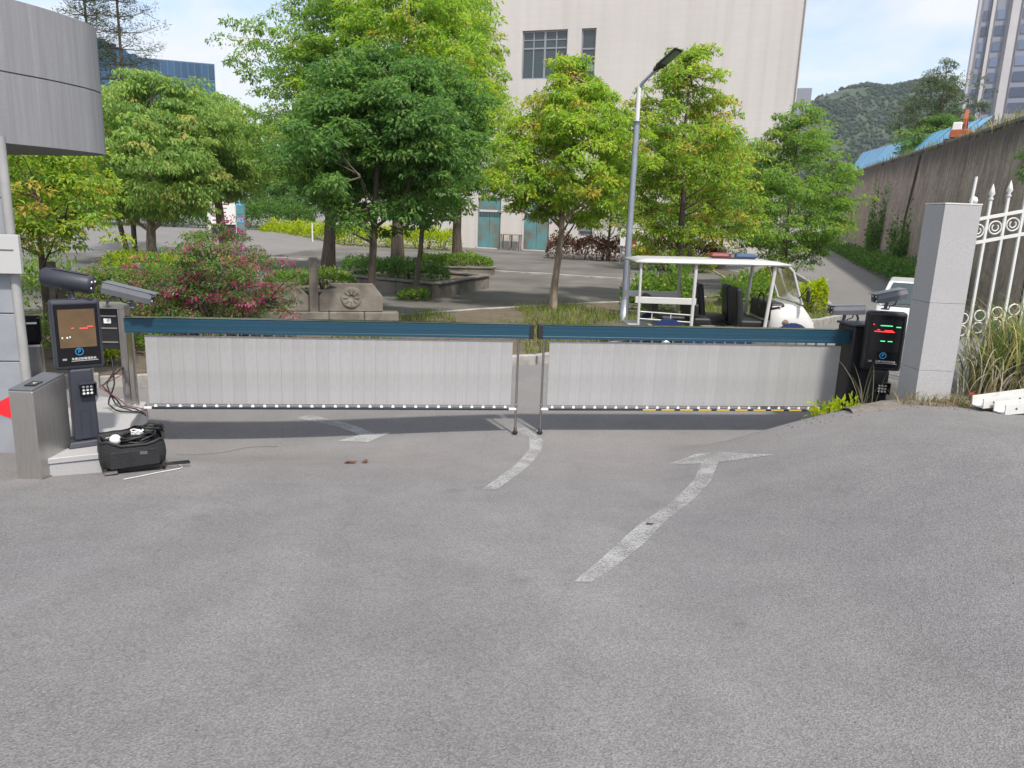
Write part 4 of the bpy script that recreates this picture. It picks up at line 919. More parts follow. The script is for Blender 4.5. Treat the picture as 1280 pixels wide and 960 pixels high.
turnstile('brushed steel turnstile cabinet at the front left', (-4.06, 5.95, H(-4.1, 6.0)-.01), R(0), .20, .47, .78, .83, 'steel turnstiles')
t2 = empty('turnstile_column', (-5.47, 8.35, 0), R(30), 'slim steel column with a dark reader beside the gatehouse pipe', 'turnstile')
MB().box((0, 0, .45), (.17, .20, .90)).build('column', M_STEEL2, t2, bev=.03); hd = MB().box((0, 0, 1.06), (.17, .20, .315)).build('head', M_GLOSS, t2, bev=.03); MB().box((0, 0, 1.228), (.175, .205, .02)).build('cap', M_STEEL2, t2, bev=.005)
MB().bx(-.05, .05, -.106, -.1005, 1.13, 1.15).build('indicator', M_LEDW, hd)

# ------------------------------------------------------------------ tool bag with cables
bx0 = Vector((-3.42, 6.42, H(-3.4, 6.4)+.005)); brz = math.atan2(.45, .40)*.72
bag = empty('tool_bag', bx0, brz, 'open black wheeled tool bag stuffed with cables beside the plinth', 'bag')
b = MB(); n = 22; v = []; rngb = np.random.default_rng(4)
secs = [(.0, .88), (.03, 1.0), (.11, 1.04), (.18, 1.02), (.24, .97)]
for z, s_ in secs:
    for i in range(n):
        a = 2*math.pi*i/n; ca, sa = math.cos(a), math.sin(a); e = .48
        v.append((.265*s_*math.copysign(abs(ca)**e, ca), .155*s_*math.copysign(abs(sa)**e, sa), .045+z*(1+.10*math.sin(a*2+1)+.06*math.sin(a*5))+rngb.normal(0, .004)))
f = [tuple(range(n))[::-1]]
for i in range(4):
    for j in range(n): f.append((i*n+j, i*n+(j+1) % n, (i+1)*n+(j+1) % n, (i+1)*n+j))
b.add(v, f, True)
# inner floor so it reads as open
b.add([(x*.93, y*.9, .21) for x, y, z in v[-n:]], [tuple(range(n))]); b.build('body', M_BAG, bag, fix=False)
rim = [(x, y, z+.006) for x, y, z in v[-n:]]+[(v[-n][0], v[-n][1], v[-n][2]+.006)]
MB().tube(rim, .014, 6).build('rim_zip', M_BAG, bag)
b = MB(); v2 = []; f2 = []          # folded-back lid flap
for i in range(9):
    for j in range(5):
        x = -.24+.48*i/8; t = j/4; v2.append((x, .15+.05*math.sin(t*2.2)+.02*math.sin(i*1.3),   .27+.10*t-.05*t*t*(1+.4*math.sin(i*.9))+rngb.normal(0, .006)))
for i in range(8):
    for j in range(4): f2.append((i*5+j, i*5+j+1, i*5+6+j, i*5+5+j))
b.add(v2, f2, True); b.add([(x, y+.012, z) for x, y, z in v2], f2, True); b.build('lid_flap', M_BAG, bag, fix=False)
MB().box((.0, -.163, .145), (.40, .012, .15)).build('front_pocket', M_BAG, bag, bev=.005); MB().box((.07, -.172, .19), (.06, .004, .03), rotm(0, .1, 0)).build('patch', M_HOOD, bag)
for x in (-.235, .235):
    w2 = MB().lathe([(.012, -.012), (.034, -.012), (.038, 0), (.034, .012), (.012, .012)], (x, -.11, .034), 14, 'x').build('wheel', M_TYRE, bag); MB().lathe([(0, -.014), (.013, -.014), (.013, .014), (0, .014)], (x, -.11, .034), 10, 'x').build('hub', M_STEEL2, w2)
MB().bx(-.25, .25, -.12, .12, .025, .05).build('base_board', M_KIOSK2, bag); MB().box((-.2, -.165, .045), (.1, .03, .02)).build('corner_guard', M_STEEL, bag)
MB().tube([(.22, -.1, .03), (.46, -.115, .018), (.46, -.06, .018), (.24, -.05, .03)], .009, 8).build('pull_handle', M_KIOSK2, bag)
MB().tube([(.19, .0, .27), (.2, -.01, .36), (.25, .0, .38), (.27, .02, .30)], .014, 8).build('strap', M_BAG, bag)
def coil(name, label, c, r_, turns, th, mat_, seed, cat='cable', flat=.25):
    rng = np.random.default_rng(seed); P = []; n = int(turns*12)
    for i in range(n): a = i*2*math.pi/12; q = r_*(1+rng.normal(0, .12)); P.append((math.cos(a)*q*1.4, math.sin(a)*q, flat*r_*math.sin(a*1.7+seed)+i/n*.05+rng.normal(0, .006)))
    o = MB().tube(P, th, 6).build(name, mat_); o.location = c; o.rotation_euler[2] = brz; return tag(o, label, cat)
coil('cable_coil', 'tangled black cable coil heaped in the open tool bag', bx0+Vector((.04, .02, .265)), .10, 6, .009, M_CABLE, 2)
coil('cable_coil', 'black cable loops at the back of the open tool bag', bx0+Vector((.12, .14, .33)), .07, 4, .01, M_CABLE, 5)
coil('cable_coil', 'thin white cable bundle lying on the black cables in the bag', bx0+Vector((.06, .0, .325)), .035, 3, .006, M_CABLEW, 7)
wb = MB().lathe([(0, -.05), (.03, -.045), (.045, -.02), (.05, 0), (.042, .025), (.02, .045), (0, .048)], (0, 0, 0), 14).build('white_cup', M_WHITE); wb.location = bx0+Vector((-.09, -.10, .30)); wb.rotation_euler = (1.1, .3, 0)
tag(wb, 'white rounded cup lying at the front edge of the tool bag', 'cup')
def ground_cable(label, P, th, mat_, lift=.006):
    Q = smooth_poly(P, 6); o0 = Q[0]; o = MB().tube([(x-o0[0], y-o0[1], H(x, y)+lift+th) for x, y in Q], th, 6).build('cable', mat_); o.location = (o0[0], o0[1], 0); return tag(o, label, 'cable')
ground_cable('white cable trailing on the asphalt beside the tool bag', [(-3.1, 6.62), (-3.02, 6.5), (-3.14, 6.3), (-3.22, 6.15), (-3.3, 6.02)], .004, M_CABLEW)
ground_cable('thin cable crossing the asphalt under the left barrier', [(-3.55, 7.55), (-3.35, 7.6), (-3.1, 7.75), (-2.9, 7.95), (-2.6, 7.98)], .003, M_CAPST)
for i in (0, 2, 3, 4):
    P = [(-4.30+i*.03, 7.80, .9-.05*i), (-4.22-.02*i, 7.66-.03*i, .62), (-4.28+.05*i, 7.62, .40), (-4.12+.06*i, 7.55+.02*i, pz+.02), (-3.95+.05*i, 7.6-.05*i, pz+.015)]
    o0 = Vector((P[-1][0], P[-1][1], pz)); Q = []
    for k in range(len(P)-1):
        for t in np.linspace(0, 1, 5)[:-1]: Q.append(Vector(P[k]).lerp(Vector(P[k+1]), t)-o0+Vector((0, .02*math.sin(i+k+t*3), 0)))
    Q.append(Vector(P[-1])-o0); o = MB().tube(Q, .008 if i != 4 else .005, 6).build('cable', M_CABLE if i != 4 else mat('red_lead', (.16, .02, .02), .5)); o.location = o0
    tag(o, 'red lead hanging from the left barrier housing' if i == 4 else 'black lead hanging from the left barrier housing onto the plinth', 'cable', None if i == 4 else 'leads under the left barrier housing')

# ------------------------------------------------------------------ right gate pillar, fence, scrap
gp = empty('gate_pillar', (4.455, 7.88, .45), 0, 'square pale granite gate pillar at the right', 'pillar')
MB().bx(-.165, .165, -.165, .165, -.1, 2.30).build('core', M_GWALL, gp)
hs = [-.1, .62, 1.33, 2.32]
for k in range(3):
    for (x0, x1, y0, y1) in ((-.185, .185, -.187, -.166), (-.185, .185, .166, .187), (-.186, -.166, -.164, .164), (.166, .186, -.164, .164)):
        MB().bx(x0, x1, y0, y1, hs[k]+.0015, hs[k+1]-.0015).build('granite_slab', M_GRAN, gp, bev=.002, seg=1)
MB().bx(-.188, .188, -.19, .19, 2.322, 2.335).build('cap_slab', M_WPAINT, gp)
fe = empty('iron_fence', (5.05, 8.55, .95), 0, 'white wrought iron fence with spear tops right of the pillar', 'fence')
sl = .22; nb = 13; pitch = .19
def fz(x): return sl*x
for zb in (0.05, 1.42, 1.68):
    ln = nb*pitch+.1; MB().box((ln/2, 0, zb+fz(ln/2)), (ln/math.cos(math.atan(sl)), .03, .035), rotm(0, -math.atan(sl), 0)).build('rail', M_WPAINT, fe)
ps = MB(); ps.bx(-.03, .03, -.03, .03, -.3, 1.82); ps.build('post', M_WPAINT, fe)
MB().lathe([(.02, 0), (.035, .01), (.02, .03), (.04, .055), (.045, .08), (.03, .115), (0, .125)], (0, 0, 1.82), 12).build('ball_finial', M_WPAINT, fe)
for i in range(1, nb+1):
    x = i*pitch; bar = MB().bx(x-.013, x+.013, -.013, .013, fz(x)-.26, fz(x)+1.86).build('bar', M_WPAINT, fe)
    MB().lathe([(.013, 0), (.03, .02), (.012, .045), (.034, .075), (.02, .13), (0, .19)], (x, 0, fz(x)+1.86), 8).build('spear_tip', M_WPAINT, bar)
    xc = x-pitch/2+.005
    MB().torus((xc, 0, fz(xc)+1.55), .07, .009, 'y', 20, 6).build('ring', M_WPAINT, fe); MB().torus((xc, 0, fz(xc)+1.55), .036, .008, 'y', 12, 6, 2.2, 7.2).build('scroll', M_WPAINT, fe)
    for zz_ in (.42, .56): MB().torus((xc, 0, fz(xc)+zz_), .062, .009, 'y', 18, 6).build('ring', M_WPAINT, fe)
lp_ = MB().tube([(0, 0, 0), (.06, .02, .85), (.11, .05, 1.75)], .016, 8).build('leaning_pole', M_WPAINT); lp_.location = (4.9, 8.45, 1.35); tag(lp_, 'thin white pole leaning behind the granite pillar', 'pole')
def channel(label, loc, rz, ry, ln):
    c = empty('metal_channel', loc, rz, label, 'scrap metal', 'white metal channels'); c.rotation_euler = (0, ry, rz)
    MB().prism([(-.075, 0), (.075, 0), (.075, .10), (.063, .10), (.063, .012), (-.063, .012), (-.063, .10), (-.075, .10)], 0, ln, 'x').build('channel', M_WPAINT, c)
    for x in (.12, .42, .8): MB().lathe([(0, 0), (.012, 0), (.012, .003), (0, .004)], (x, -.078, .055), 8, 'y').build('bolt', M_HOOD, c)
    return c
zc_ = H(4.9, 7.2)
channel('white painted metal channel lying on the kerb below the fence', (4.68, 7.28, zc_+.03), R(12), R(-6), 1.3); channel('second white metal channel lying in front, partly under the first', (4.80, 7.12, zc_+.012), R(10), R(-4), 1.2)
rj = MB().box((0, 0, .03), (.26, .16, .06), taper=.6).box((.15, .06, .04), (.16, .12, .05), rotm(.2, .2, .5)).box((-.1, .05, .06), (.14, .1, .04), rotm(.3, .1, 1)).build('red_scrap', M_BRICKRED, bev=.008); rj.location = (5.05, 7.75, H(5.05, 7.75)+.01); tag(rj, 'crumpled red scrap lying below the tall grass', 'scrap')
# car parked behind the pillar
car = empty('parked_car', (8.95, 16.6, 0), R(62), 'white car mostly hidden behind the granite pillar', 'car')
b = MB(); secs = [(-2.1, .42, .75, .62), (-1.9, .30, .92, .78), (-1.0, .25, .98, .84), (0, .25, 1.0, .86), (1.0, .25, .98, .86), (1.7, .28, .90, .82), (2.05, .38, .70, .66)]; v = []; f = []
for (x, z0, z1, hw) in secs: v += [(x, -hw*.94, z0), (x, -hw, (z0+z1)/2), (x, -hw*.92, z1), (x, hw*.92, z1), (x, hw, (z0+z1)/2), (x, hw*.94, z0)]
for i in range(len(secs)-1):
    for j in range(6): f.append((i*6+j, i*6+(j+1) % 6, i*6+6+(j+1) % 6, i*6+6+j))
f += [tuple(range(6))[::-1], tuple(range(36, 42))]; b.add(v, f, True); b.build('body', M_CARW, car)
b = MB(); b.add([(-1.5, -.74, .96), (1.0, -.74, .98), (.35, -.60, 1.46), (-1.0, -.60, 1.44), (-1.5, .74, .96), (1.0, .74, .98), (.35, .60, 1.46), (-1.0, .60, 1.44)], [(0, 1, 2, 3), (7, 6, 5, 4), (3, 2, 6, 7), (1, 5, 6, 2), (4, 0, 3, 7), (0, 4, 5, 1)]); b.build('cabin', M_CARW, car, bev=.04)
for sgn in (-1, 1):
    MB().add([(-1.25, sgn*.722, 1.02), (.72, sgn*.722, 1.02), (.26, sgn*.626, 1.38), (-.9, sgn*.626, 1.38)], [(0, 1, 2, 3)]).build('side_window', M_GLASS, car, fix=False)
    for x in (-1.25, 1.3):
        w2 = MB().lathe([(.2, -.1), (.29, -.1), (.31, 0), (.29, .1), (.2, .1)], (x, sgn*.75, .31), 18, 'y').build('wheel', M_TYRE, car); MB().lathe([(0, -.09), (.2, -.09), (.2, .09), (0, .09)], (x, sgn*.75, .31), 14, 'y').build('rim', M_STEEL2, w2)
MB().add([(.99, -.62, 1.02), (.99, .62, 1.02), (.42, .52, 1.42), (.42, -.52, 1.42)], [(0, 1, 2, 3)]).build('windscreen', M_GLASS, car, fix=False).location = (.06, 0, .02)
MB().add([(-1.55, -.62, 1.0), (-1.55, .62, 1.0), (-1.06, .52, 1.40), (-1.06, -.52, 1.40)], [(0, 1, 2, 3)]).build('rear_window', M_GLASS, car, fix=False).location = (-.02, 0, .02)
for sgn in (-1, 1): MB().box((-2.0, sgn*.6, .78), (.12, .2, .12)).build('tail_light', M_RED, car, bev=.01)

# ------------------------------------------------------------------ lamp post
lp = empty('street_lamp', (2.69, 18.28, .08), 0, 'tall grey street lamp with a flat black head in the bed', 'street lamp')
MB().tube([(0, 0, 0), (0, 0, 2.2), (0, 0, 4.68)], [.085, .078, .068], 14).build('pole', M_POLE, lp); MB().tube([(0, 0, 4.68), (.0, 0, 5.45)], [.055, .05], 12).build('upper_pole', M_POLEW, lp)
MB().lathe([(0, 0), (.11, 0), (.12, .012), (.085, .03)], (0, 0, 4.66), 14).build('collar', M_POLE, lp); MB().lathe([(0, 0), (.17, 0), (.17, .02), (.10, .03), (.095, .5), (.086, .52)], (0, 0, 0), 14).build('base_flange', M_POLE, lp)
la = MB().tube([(0, 0, 5.40), (.07, 0, 5.50), (.46, 0, 5.80)], [.04, .038, .034], 10).build('arm', M_POLE, lp)
rl_ = rotm(0, -R(34), 0); hd = MB(); hd.box((.73, 0, 5.98), (.60, .32, .05), rl_, taper=.92).box((.45, 0, 5.79), (.16, .15, .06), rl_); hd = hd.build('lamp_head', M_KIOSK2, lp, bev=.012)
pn_ = MB().box(Vector((.76, 0, 6.0)) + rl_ @ Vector((0, 0, -.03)), (.40, .25, .006), rl_).build('lamp_glass', mat('lamp_glass', (.10, .13, .12), .15), lp)
for o in (la, hd, pn_): o.rotation_euler[2] = R(-42)
# thin white pole + notice board in the far bed
wp = empty('white_post', (6.9, 39.8, .12), 0, 'thin white post in front of the dark red hedge', 'post'); MB().tube([(0, 0, 0), (0, 0, .9), (.05, 0, 2.15)], [.06, .055, .045], 8).build('pole', M_WPAINT, wp); MB().box((0, 0, .03), (.8, .4, .06)).build('base_plate', M_KERB, wp)
MB().lathe([(.06, 0), (.08, .02), (.06, .04)], (.02, 0, 1.2), 10).build('band', M_WPAINT, wp)
nb_ = empty('notice_board', (6.25, 41.5, .12), R(-10), 'small pale notice board behind the street lamp', 'sign'); 
for x in (-.55, .55): MB().bx(x-.03, x+.03, -.03, .03, 0, 2.0).build('post', M_POLE, nb_)
MB().bx(-.6, .6, -.05, -.031, 1.05, 1.9).build('panel', M_WHITE, nb_); MB().bx(-.65, .65, -.07, .03, 1.0, 1.045).build('ledge', M_WPAINT, nb_); MB().bx(-.1, .3, -.055, -.0505, 1.1, 1.7).build('picture', M_BRICKRED, nb_); MB().bx(.3, .55, -.055, -.0505, 1.3, 1.8).build('picture', M_BARKL, nb_)

# ------------------------------------------------------------------ patrol cart
ct = empty('patrol_cart', (2.16, 13.5, 0), R(1.5), 'white open patrol cart with black seats and red-blue beacon behind the right barrier', 'cart')
CW = 1.25
def cp(name, fn, m_, par=None, bev=0, seg=1): b = MB(); fn(b); return b.build(name, m_, par or ct, bev=bev, seg=seg)
# roof shell: cambered
b = MB(); v = []; f = []; nx2, ny2 = 12, 8
for k in (0, 1):
    for i in range(nx2+1):
        for j in range(ny2+1):
            t = i/nx2; u = j/ny2*2-1; x = -.02+2.66*t; edge = max(abs(t*2-1)**8, abs(u)**6)
            z = 1.80+.05*(1-edge) + .03*t if k else 1.765+.03*t
            v.append((x, CW/2+u*(CW/2+.06), z))
n2 = (nx2+1)*(ny2+1); ii = lambda k, i, j: k*n2+i*(ny2+1)+j
for i in range(nx2):
    for j in range(ny2):
        f.append((ii(1, i, j), ii(1, i+1, j), ii(1, i+1, j+1), ii(1, i, j+1))); f.append((ii(0, i, j), ii(0, i, j+1), ii(0, i+1, j+1), ii(0, i+1, j)))
for i in range(nx2): f += [(ii(0, i, 0), ii(0, i+1, 0), ii(1, i+1, 0), ii(1, i, 0)), (ii(0, i+1, ny2), ii(0, i, ny2), ii(1, i, ny2), ii(1, i+1, ny2))]
for j in range(ny2): f += [(ii(0, 0, j+1), ii(0, 0, j), ii(1, 0, j), ii(1, 0, j+1)), (ii(0, nx2, j), ii(0, nx2, j+1), ii(1, nx2, j+1), ii(1, nx2, j))]
b.add(v, f, True).build('roof', M_CART, ct)
for y in (.03, CW-.03):
    MB().tube([(.10, y, .62), (.09, y, 1.2), (.08, y, 1.77)], .025, 8).build('rear_pillar', M_CART, ct)
    MB().tube([(1.03, y, .55), (1.03, y, 1.79)], .032, 8).build('middle_pillar', M_CART, ct)
    MB().tube([(2.32, y, .62), (2.36, y, 1.2), (2.40, y, 1.80)], .033, 8).build('front_pillar', M_CART, ct)
    MB().tube([(2.42, y, 1.80), (2.62, y, 1.79), (2.72, y, 1.70), (2.86, y, 1.30), (2.93, y, 1.12)], .022, 8).build('windscreen_pillar', M_CART, ct)
    MB().tube([(2.42, y, 1.05), (2.56, y, 1.07), (2.57, y, .72), (2.40, y, .66)], .016, 6).build('grab_rail', M_CART, ct)
    # rear side board and rails
    MB().box((.55, y, 1.10), (1.06, .035, .12)).build('side_board', M_CART, ct, bev=.01)
    for z in (.86, .73): MB().tube([(.10, y, z+.03), (1.03, y, z-.01)], .013, 6).build('side_rail', M_CART, ct)
    for x in (.33, .66): MB().tube([(x, y, .74), (x, y, .86)], .01, 6).build('rail_post', M_CART, ct)
MB().tube([(2.95, .05, 1.12), (2.95, CW-.05, 1.12)], .02, 6).build('windscreen_bar', M_CART, ct)
MB().add([(2.93, .06, 1.14), (2.93, CW-.06, 1.14), (2.70, CW-.06, 1.72), (2.70, .06, 1.72)], [(0, 1, 2, 3)]).build('windscreen', mat('clear_glass', (.8, .85, .85), .02), ct, fix=False)
gm = MATS['clear_glass'].node_tree; gp_ = gm.nodes['Principled BSDF']; gp_.inputs['Transmission Weight'].default_value = .97; gp_.inputs['IOR'].default_value = 1.05
MB().bx(.02, 2.5, .05, CW-.05, .50, .58).build('floor', M_CART, ct, bev=.02); MB().bx(.05, 2.4, .09, CW-.09, .30, .498).build('chassis', M_BLUEBODY, ct, bev=.03)
for y0, y1 in ((.02, .048), (CW-.048, CW-.02)):
    MB().bx(1.10, 2.28, y0, y1, .50, .62).build('sill', M_CART, ct); MB().bx(1.75, 1.95, y0-.006, y0-.001, .52, .60).build('sill_patch', M_BLUEBODY, ct)
# front cowl: lofted
b = MB(); secs = [(2.42, .34, 1.04), (2.62, .34, 1.10), (2.86, .34, 1.12), (3.02, .35, 1.06), (3.14, .38, .90), (3.22, .42, .70), (3.24, .46, .55)]; v = []; f = []; nn = 10
for (x, z0, z1) in secs:
    for j in range(nn):
        a = 2*math.pi*j/nn; ca, sa = math.cos(a), math.sin(a); hw = (CW/2+.02)*(1-.10*max(0, (x-2.9)/.35)); v.append((x, CW/2+hw*math.copysign(abs(ca)**.3, ca), (z0+z1)/2+(z1-z0)/2*math.copysign(abs(sa)**.4, sa)))
for i in range(len(secs)-1):
    for j in range(nn): f.append((i*nn+j, i*nn+(j+1) % nn, (i+1)*nn+(j+1) % nn, (i+1)*nn+j))
f += [tuple(range(nn))[::-1], tuple(range(len(v)-nn, len(v)))]; b.add(v, f, True).build('front_cowl', M_CART, ct)
MB().bx(2.40, 2.66, .06, CW-.06, .78, 1.12).build('dashboard', M_SEAT, ct, bev=.05, seg=2); MB().torus((2.32, .35, 1.13), .15, .013, 'x', 18, 6).build('steering_wheel', M_SEAT, ct)
MB().lathe([(0, 0), (.055, 0), (.055, .004), (0, .005)], (2.66, -.028, .78), 16, 'y').build('round_emblem', M_BARKL, ct)
for y, sgn in ((.0, -1), (CW, 1)):
    for x in (.62, 2.80):
        w2 = MB().lathe([(.14, -.085), (.25, -.085), (.28, -.05), (.28, .05), (.25, .085), (.14, .085)], (x, y+.1*-sgn, .28), 20, 'y').build('wheel', M_TYRE, ct); MB().lathe([(0, -.06), (.14, -.06), (.14, .06), (0, .06)], (x, y+.1*-sgn, .28), 14, 'y').build('rim', M_STEEL2, w2)
        P = [(x+.37*math.cos(a), y, .34+.44*math.sin(a)) for a in np.linspace(.1, math.pi-.1, 12)]
        b = MB(); pv = []
        for p in P: pv += [(p[0], y-.02*-sgn*-1 + .0, p[2]), (p[0], y+(-sgn)*.2, p[2])]
        P2 = [(x+.29*math.cos(a), .34+.31*math.sin(a)) for a in np.linspace(.1, math.pi-.1, 12)]
        b.prism([(p[0], p[2]) for p in P]+P2[::-1], y-.05, y+.05, 'y'); b.build('wheel_arch', M_BLUEBODY, ct)
    MB().lathe([(0, -.02), (.06, -.015), (.07, .01), (.05, .03), (0, .035)], (3.2, CW/2+sgn*.42, .72), 14, 'x').build('headlight', M_LEDW, ct)
MB().tube([(3.2, .05, .42), (3.32, .12, .42), (3.34, CW/2, .42), (3.32, CW-.12, .42), (3.2, CW-.05, .42)], .05, 8).build('bumper', M_CART, ct)
# seats
def seat(x, y, w_, hb=.62):
    s_ = MB().box((x, y, .72), (.46, w_, .13)).build('seat', M_SEAT, ct, bev=.04, seg=2); MB().box((x-.24, y, 1.0), (.13, w_*.94, hb), rotm(0, -.12, 0), taper=.82).build('backrest', M_SEAT, s_, bev=.05, seg=2); MB().bx(x-.2, x+.2, y-w_*.4, y+w_*.4, .58, .66).build('seat_base', M_KIOSK2, s_)
seat(2.14, .34, .50, .74); seat(2.14, .94, .50, .74); seat(1.62, .94, .46, .74)
s_ = MB().bx(.5, .95, .1, CW-.1, .70, .82).build('bench', M_SEAT, ct, bev=.04, seg=2); MB().box((.40, CW/2, .98), (.11, CW-.2, .30), rotm(0, -.1, 0)).build('bench_back', M_SEAT, s_, bev=.04, seg=2)
s_ = MB().bx(1.08, 1.40, .1, CW-.1, .66, .80).build('bench', M_SEAT, ct, bev=.04, seg=2); MB().box((1.12, CW/2, .92), (.1, CW-.2, .26)).build('bench_back', M_SEAT, s_, bev=.04, seg=2)
lb = MB().bx(1.42, 2.18, .46, .74, 1.878, 1.90).build('beacon_base', M_KIOSK2, ct, bev=.005)
MB().box((1.56, .6, 1.935), (.36, .26, .07), taper=.78).build('red_beacon', M_RED, lb, bev=.02, seg=2); MB().box((2.02, .6, 1.935), (.40, .26, .07), taper=.8).build('blue_beacon', M_BLUEB, lb, bev=.02, seg=2); MB().bx(1.745, 1.81, .5, .7, 1.90, 1.955).build('siren', M_STEEL2, lb)
for y in (-.1,): 
    MB().tube([(2.86, .0, 1.22), (2.95, y-.02, 1.45), (2.95, y-.06, 1.40)], .01, 6).build('mirror_arm', M_KIOSK2, ct); MB().box((2.95, y-.06, 1.28), (.04, .10, .22)).build('mirror', M_KIOSK2, ct, bev=.012)

ct.scale = (1.05, 1, 1)
# ------------------------------------------------------------------ garden wall of ornamented panels
gw = empty('garden_wall', (-8.6, 13.6, .1), math.atan2(1.5, 6.0), 'weathered ornamental concrete garden wall behind the left barrier', 'wall')
LNG = 6.2
for i in range(9):
    for j in range(2): MB().box((.35+i*.69+(.2 if j else 0), random.uniform(-.01, .01), .12+j*.2), (.68, .30, .19)).build('base_stone', M_GWALL, gw, bev=.015, seg=1)
for x in (.1, 1.6, 3.15, 4.75): p_ = MB().box((x, 0, .85), (.17, .2, .9 if x != 4.75 else 1.25)).build('post', M_GWALL, gw, bev=.012, seg=1)
for x0, x1 in ((.2, 1.5), (1.7, 3.05), (3.25, 4.65), (4.85, 6.1)):
    xm = (x0+x1)/2; pan = MB().prism([(x0, .42), (x1, .42), (x1, .72), (xm+.42, .98), (xm-.42, .98), (x0, .72)], -.06, .06, 'y').build('panel', M_GWALL, gw, bev=.012, seg=1)
    MB().lathe([(.0, 0), (.05, .0), (.06, -.02), (.15, -.015), (.19, -.035), (.22, 0)], (xm, -.062, .70), 18, 'y').build('disc', M_GWALL, pan)
    for k in range(8): a = k*math.pi/4; MB().box((xm+.115*math.cos(a), -.088, .70+.115*math.sin(a)), (.10, .015, .035), rotm(0, -a, 0)).build('petal', M_GWALL, pan, bev=.006, seg=1)
    MB().prism([(xm-.5, .86), (xm-.28, .90), (xm-.40, .94)], -.066, .066, 'y').build('notch', M_DARK, pan)
# planters in the yard
def planter(label, poly, h_, seed, pal, hh):
    c = (sum(p[0] for p in poly)/len(poly), sum(p[1] for p in poly)/len(poly)); P = [(x-c[0], y-c[1]) for x, y in poly]
    t = empty('stone_planter', (c[0], c[1], .075), 0, label, 'planter', 'stone planters in the yard')
    n = len(P)
    for i in range(n):
        a, d = Vector(P[i]), Vector(P[(i+1) % n]); m_ = (a+d)/2; ln = (d-a).length; an = math.atan2(d.y-a.y, d.x-a.x); k = max(1, round(ln/1.2))
        for q in range(k):
            pp = a.lerp(d, (q+.5)/k); MB().box((pp.x, pp.y, h_/2-.03), (ln/k-.01, .22, h_+.02), rotm(0, 0, an)).build('side_stone', M_GWALL, t, bev=.01, seg=1); MB().box((pp.x, pp.y, h_+.035), (ln/k-.008, .32, .06), rotm(0, 0, an)).build('coping_stone', M_CAPST, t, bev=.01, seg=1)
    MB().prism(P, -.1, h_-.06).build('soil', M_EARTH, t)
    return c
planter('long stone planter with a dark clipped hedge in the yard', [(-5.9, 23.9), (-2.35, 21.8), (-1.0, 25.6), (-4.6, 27.6)], .40, 1, G_DARK, .4)
planter('second stone planter farther back by the tree', [(-4.0, 30.6), (-1.0, 31.4), (-1.2, 35.0), (-4.2, 34.2)], .26, 2, G_MID, .3)
planter('low stone planter behind the garden wall', [(-6.4, 18.2), (-3.9, 18.8), (-4.8, 21.4), (-7.4, 20.6)], .40, 3, G_MID, .3)

# far sign board + blue pillar on the left road
sb = empty('sign_board', (-17.9, 46.2, .75), R(8), 'white framed information board beside the left road', 'sign')
for x in (-.82, .82): MB().bx(x-.09, x+.09, -.09, .09, -.2, 2.15).build('post', M_WPAINT, sb)
MB().bx(-.9, .9, -.16, .16, 2.15, 2.25).build('roof', M_WPAINT, sb); pnl = MB().bx(-.72, .72, -.05, .05, .72, 2.12).build('panel', M_WHITE, sb); MB().bx(-.72, .72, -.06, .06, .66, .719).build('ledge', M_WPAINT, sb); MB().bx(-.72, .72, -.03, .03, .02, .655).build('lower_panel', M_DARK, sb)
for k in range(5): MB().bx(-.62, random.uniform(.0, .5), -.056, -.0505, .85+k*.24, .93+k*.24).build('print', M_POLE if k % 2 else M_BRICKRED, pnl)
bp_ = empty('banner_post', (-16.75, 46.0, .75), 0, 'turquoise banner post beside the white information board', 'post')
MB().bx(-.24, .24, -.12, .12, -.2, 3.0).build('post', M_DOOR, bp_, bev=.03)
for k in range(5): MB().bx(-.2, .2, -.14, -.121, .3+k*.5, .6+k*.5).build('panel', M_BLUEROOF if k % 2 else M_DOOR, bp_)
pin = empty('white_stake', (-13.8, 51, .5), 0, 'thin white stake by the golden hedge', 'post'); MB().tube([(0, 0, -.3), (0, 0, 1.1)], .05, 8).build('stake', M_WPAINT, pin)

# ================================================================== VEGETATION
OV = [(0, .45), (.12, .8), (.35, 1.0), (.6, .85), (.82, .55), (1, .12)]
def prof(r, P=OV): return [(t, q*r) for t, q in P]
CON = [(0, .55), (.15, .95), (.35, 1.0), (.6, .72), (.8, .45), (1, .08)]
# front dark pair
tree('broadleaf_tree', 'dark green tree with a slim dark trunk just behind the left barrier', (-3.05, 15.6, .1), 5.6, .10, 2.1, prof(1.75), 380, 78, .145, G_DARK, [4, 3, 3, 1], 11, off=(.1, .3), cw=.36, gap=.12, tips=((.10, .16, .05), .05))
tree('broadleaf_tree', 'dark green tree with a thin leaning trunk at the yard edge', (-2.9, 21.4, .1), 6.3, .085, 2.3, prof(1.9), 300, 68, .155, G_DARK, [4, 3, 2, 1], 12, cw=.38, gap=.12, off=(.5, -.1))
# tall light green trees behind
tree('broadleaf_tree', 'tall light green tree with a thick trunk behind the garden wall', (-7.2, 28.6, .1), 10.4, .24, 3.0, prof(3.0), 520, 66, .17, G_MID, [4, 3, 2, 1], 13, cw=.5, gap=.15, off=(.2, 0))
tree('broadleaf_tree', 'tallest bright green tree rising from the long planter', (-4.1, 26.0, .3), 12.6, .22, 3.6, prof(2.7, CON), 460, 60, .19, G_YEL, [5, 3, 4, .3], 14, cw=.55, off=(.3, .8), gap=.12)
tree('broadleaf_tree', 'bright green tree in the second planter left of the blue doors', (-2.6, 33.2, .3), 12.2, .21, 3.4, prof(2.5, CON), 380, 56, .2, G_YEL, [5, 3, 4, .3], 15, cw=.58, gap=.2)
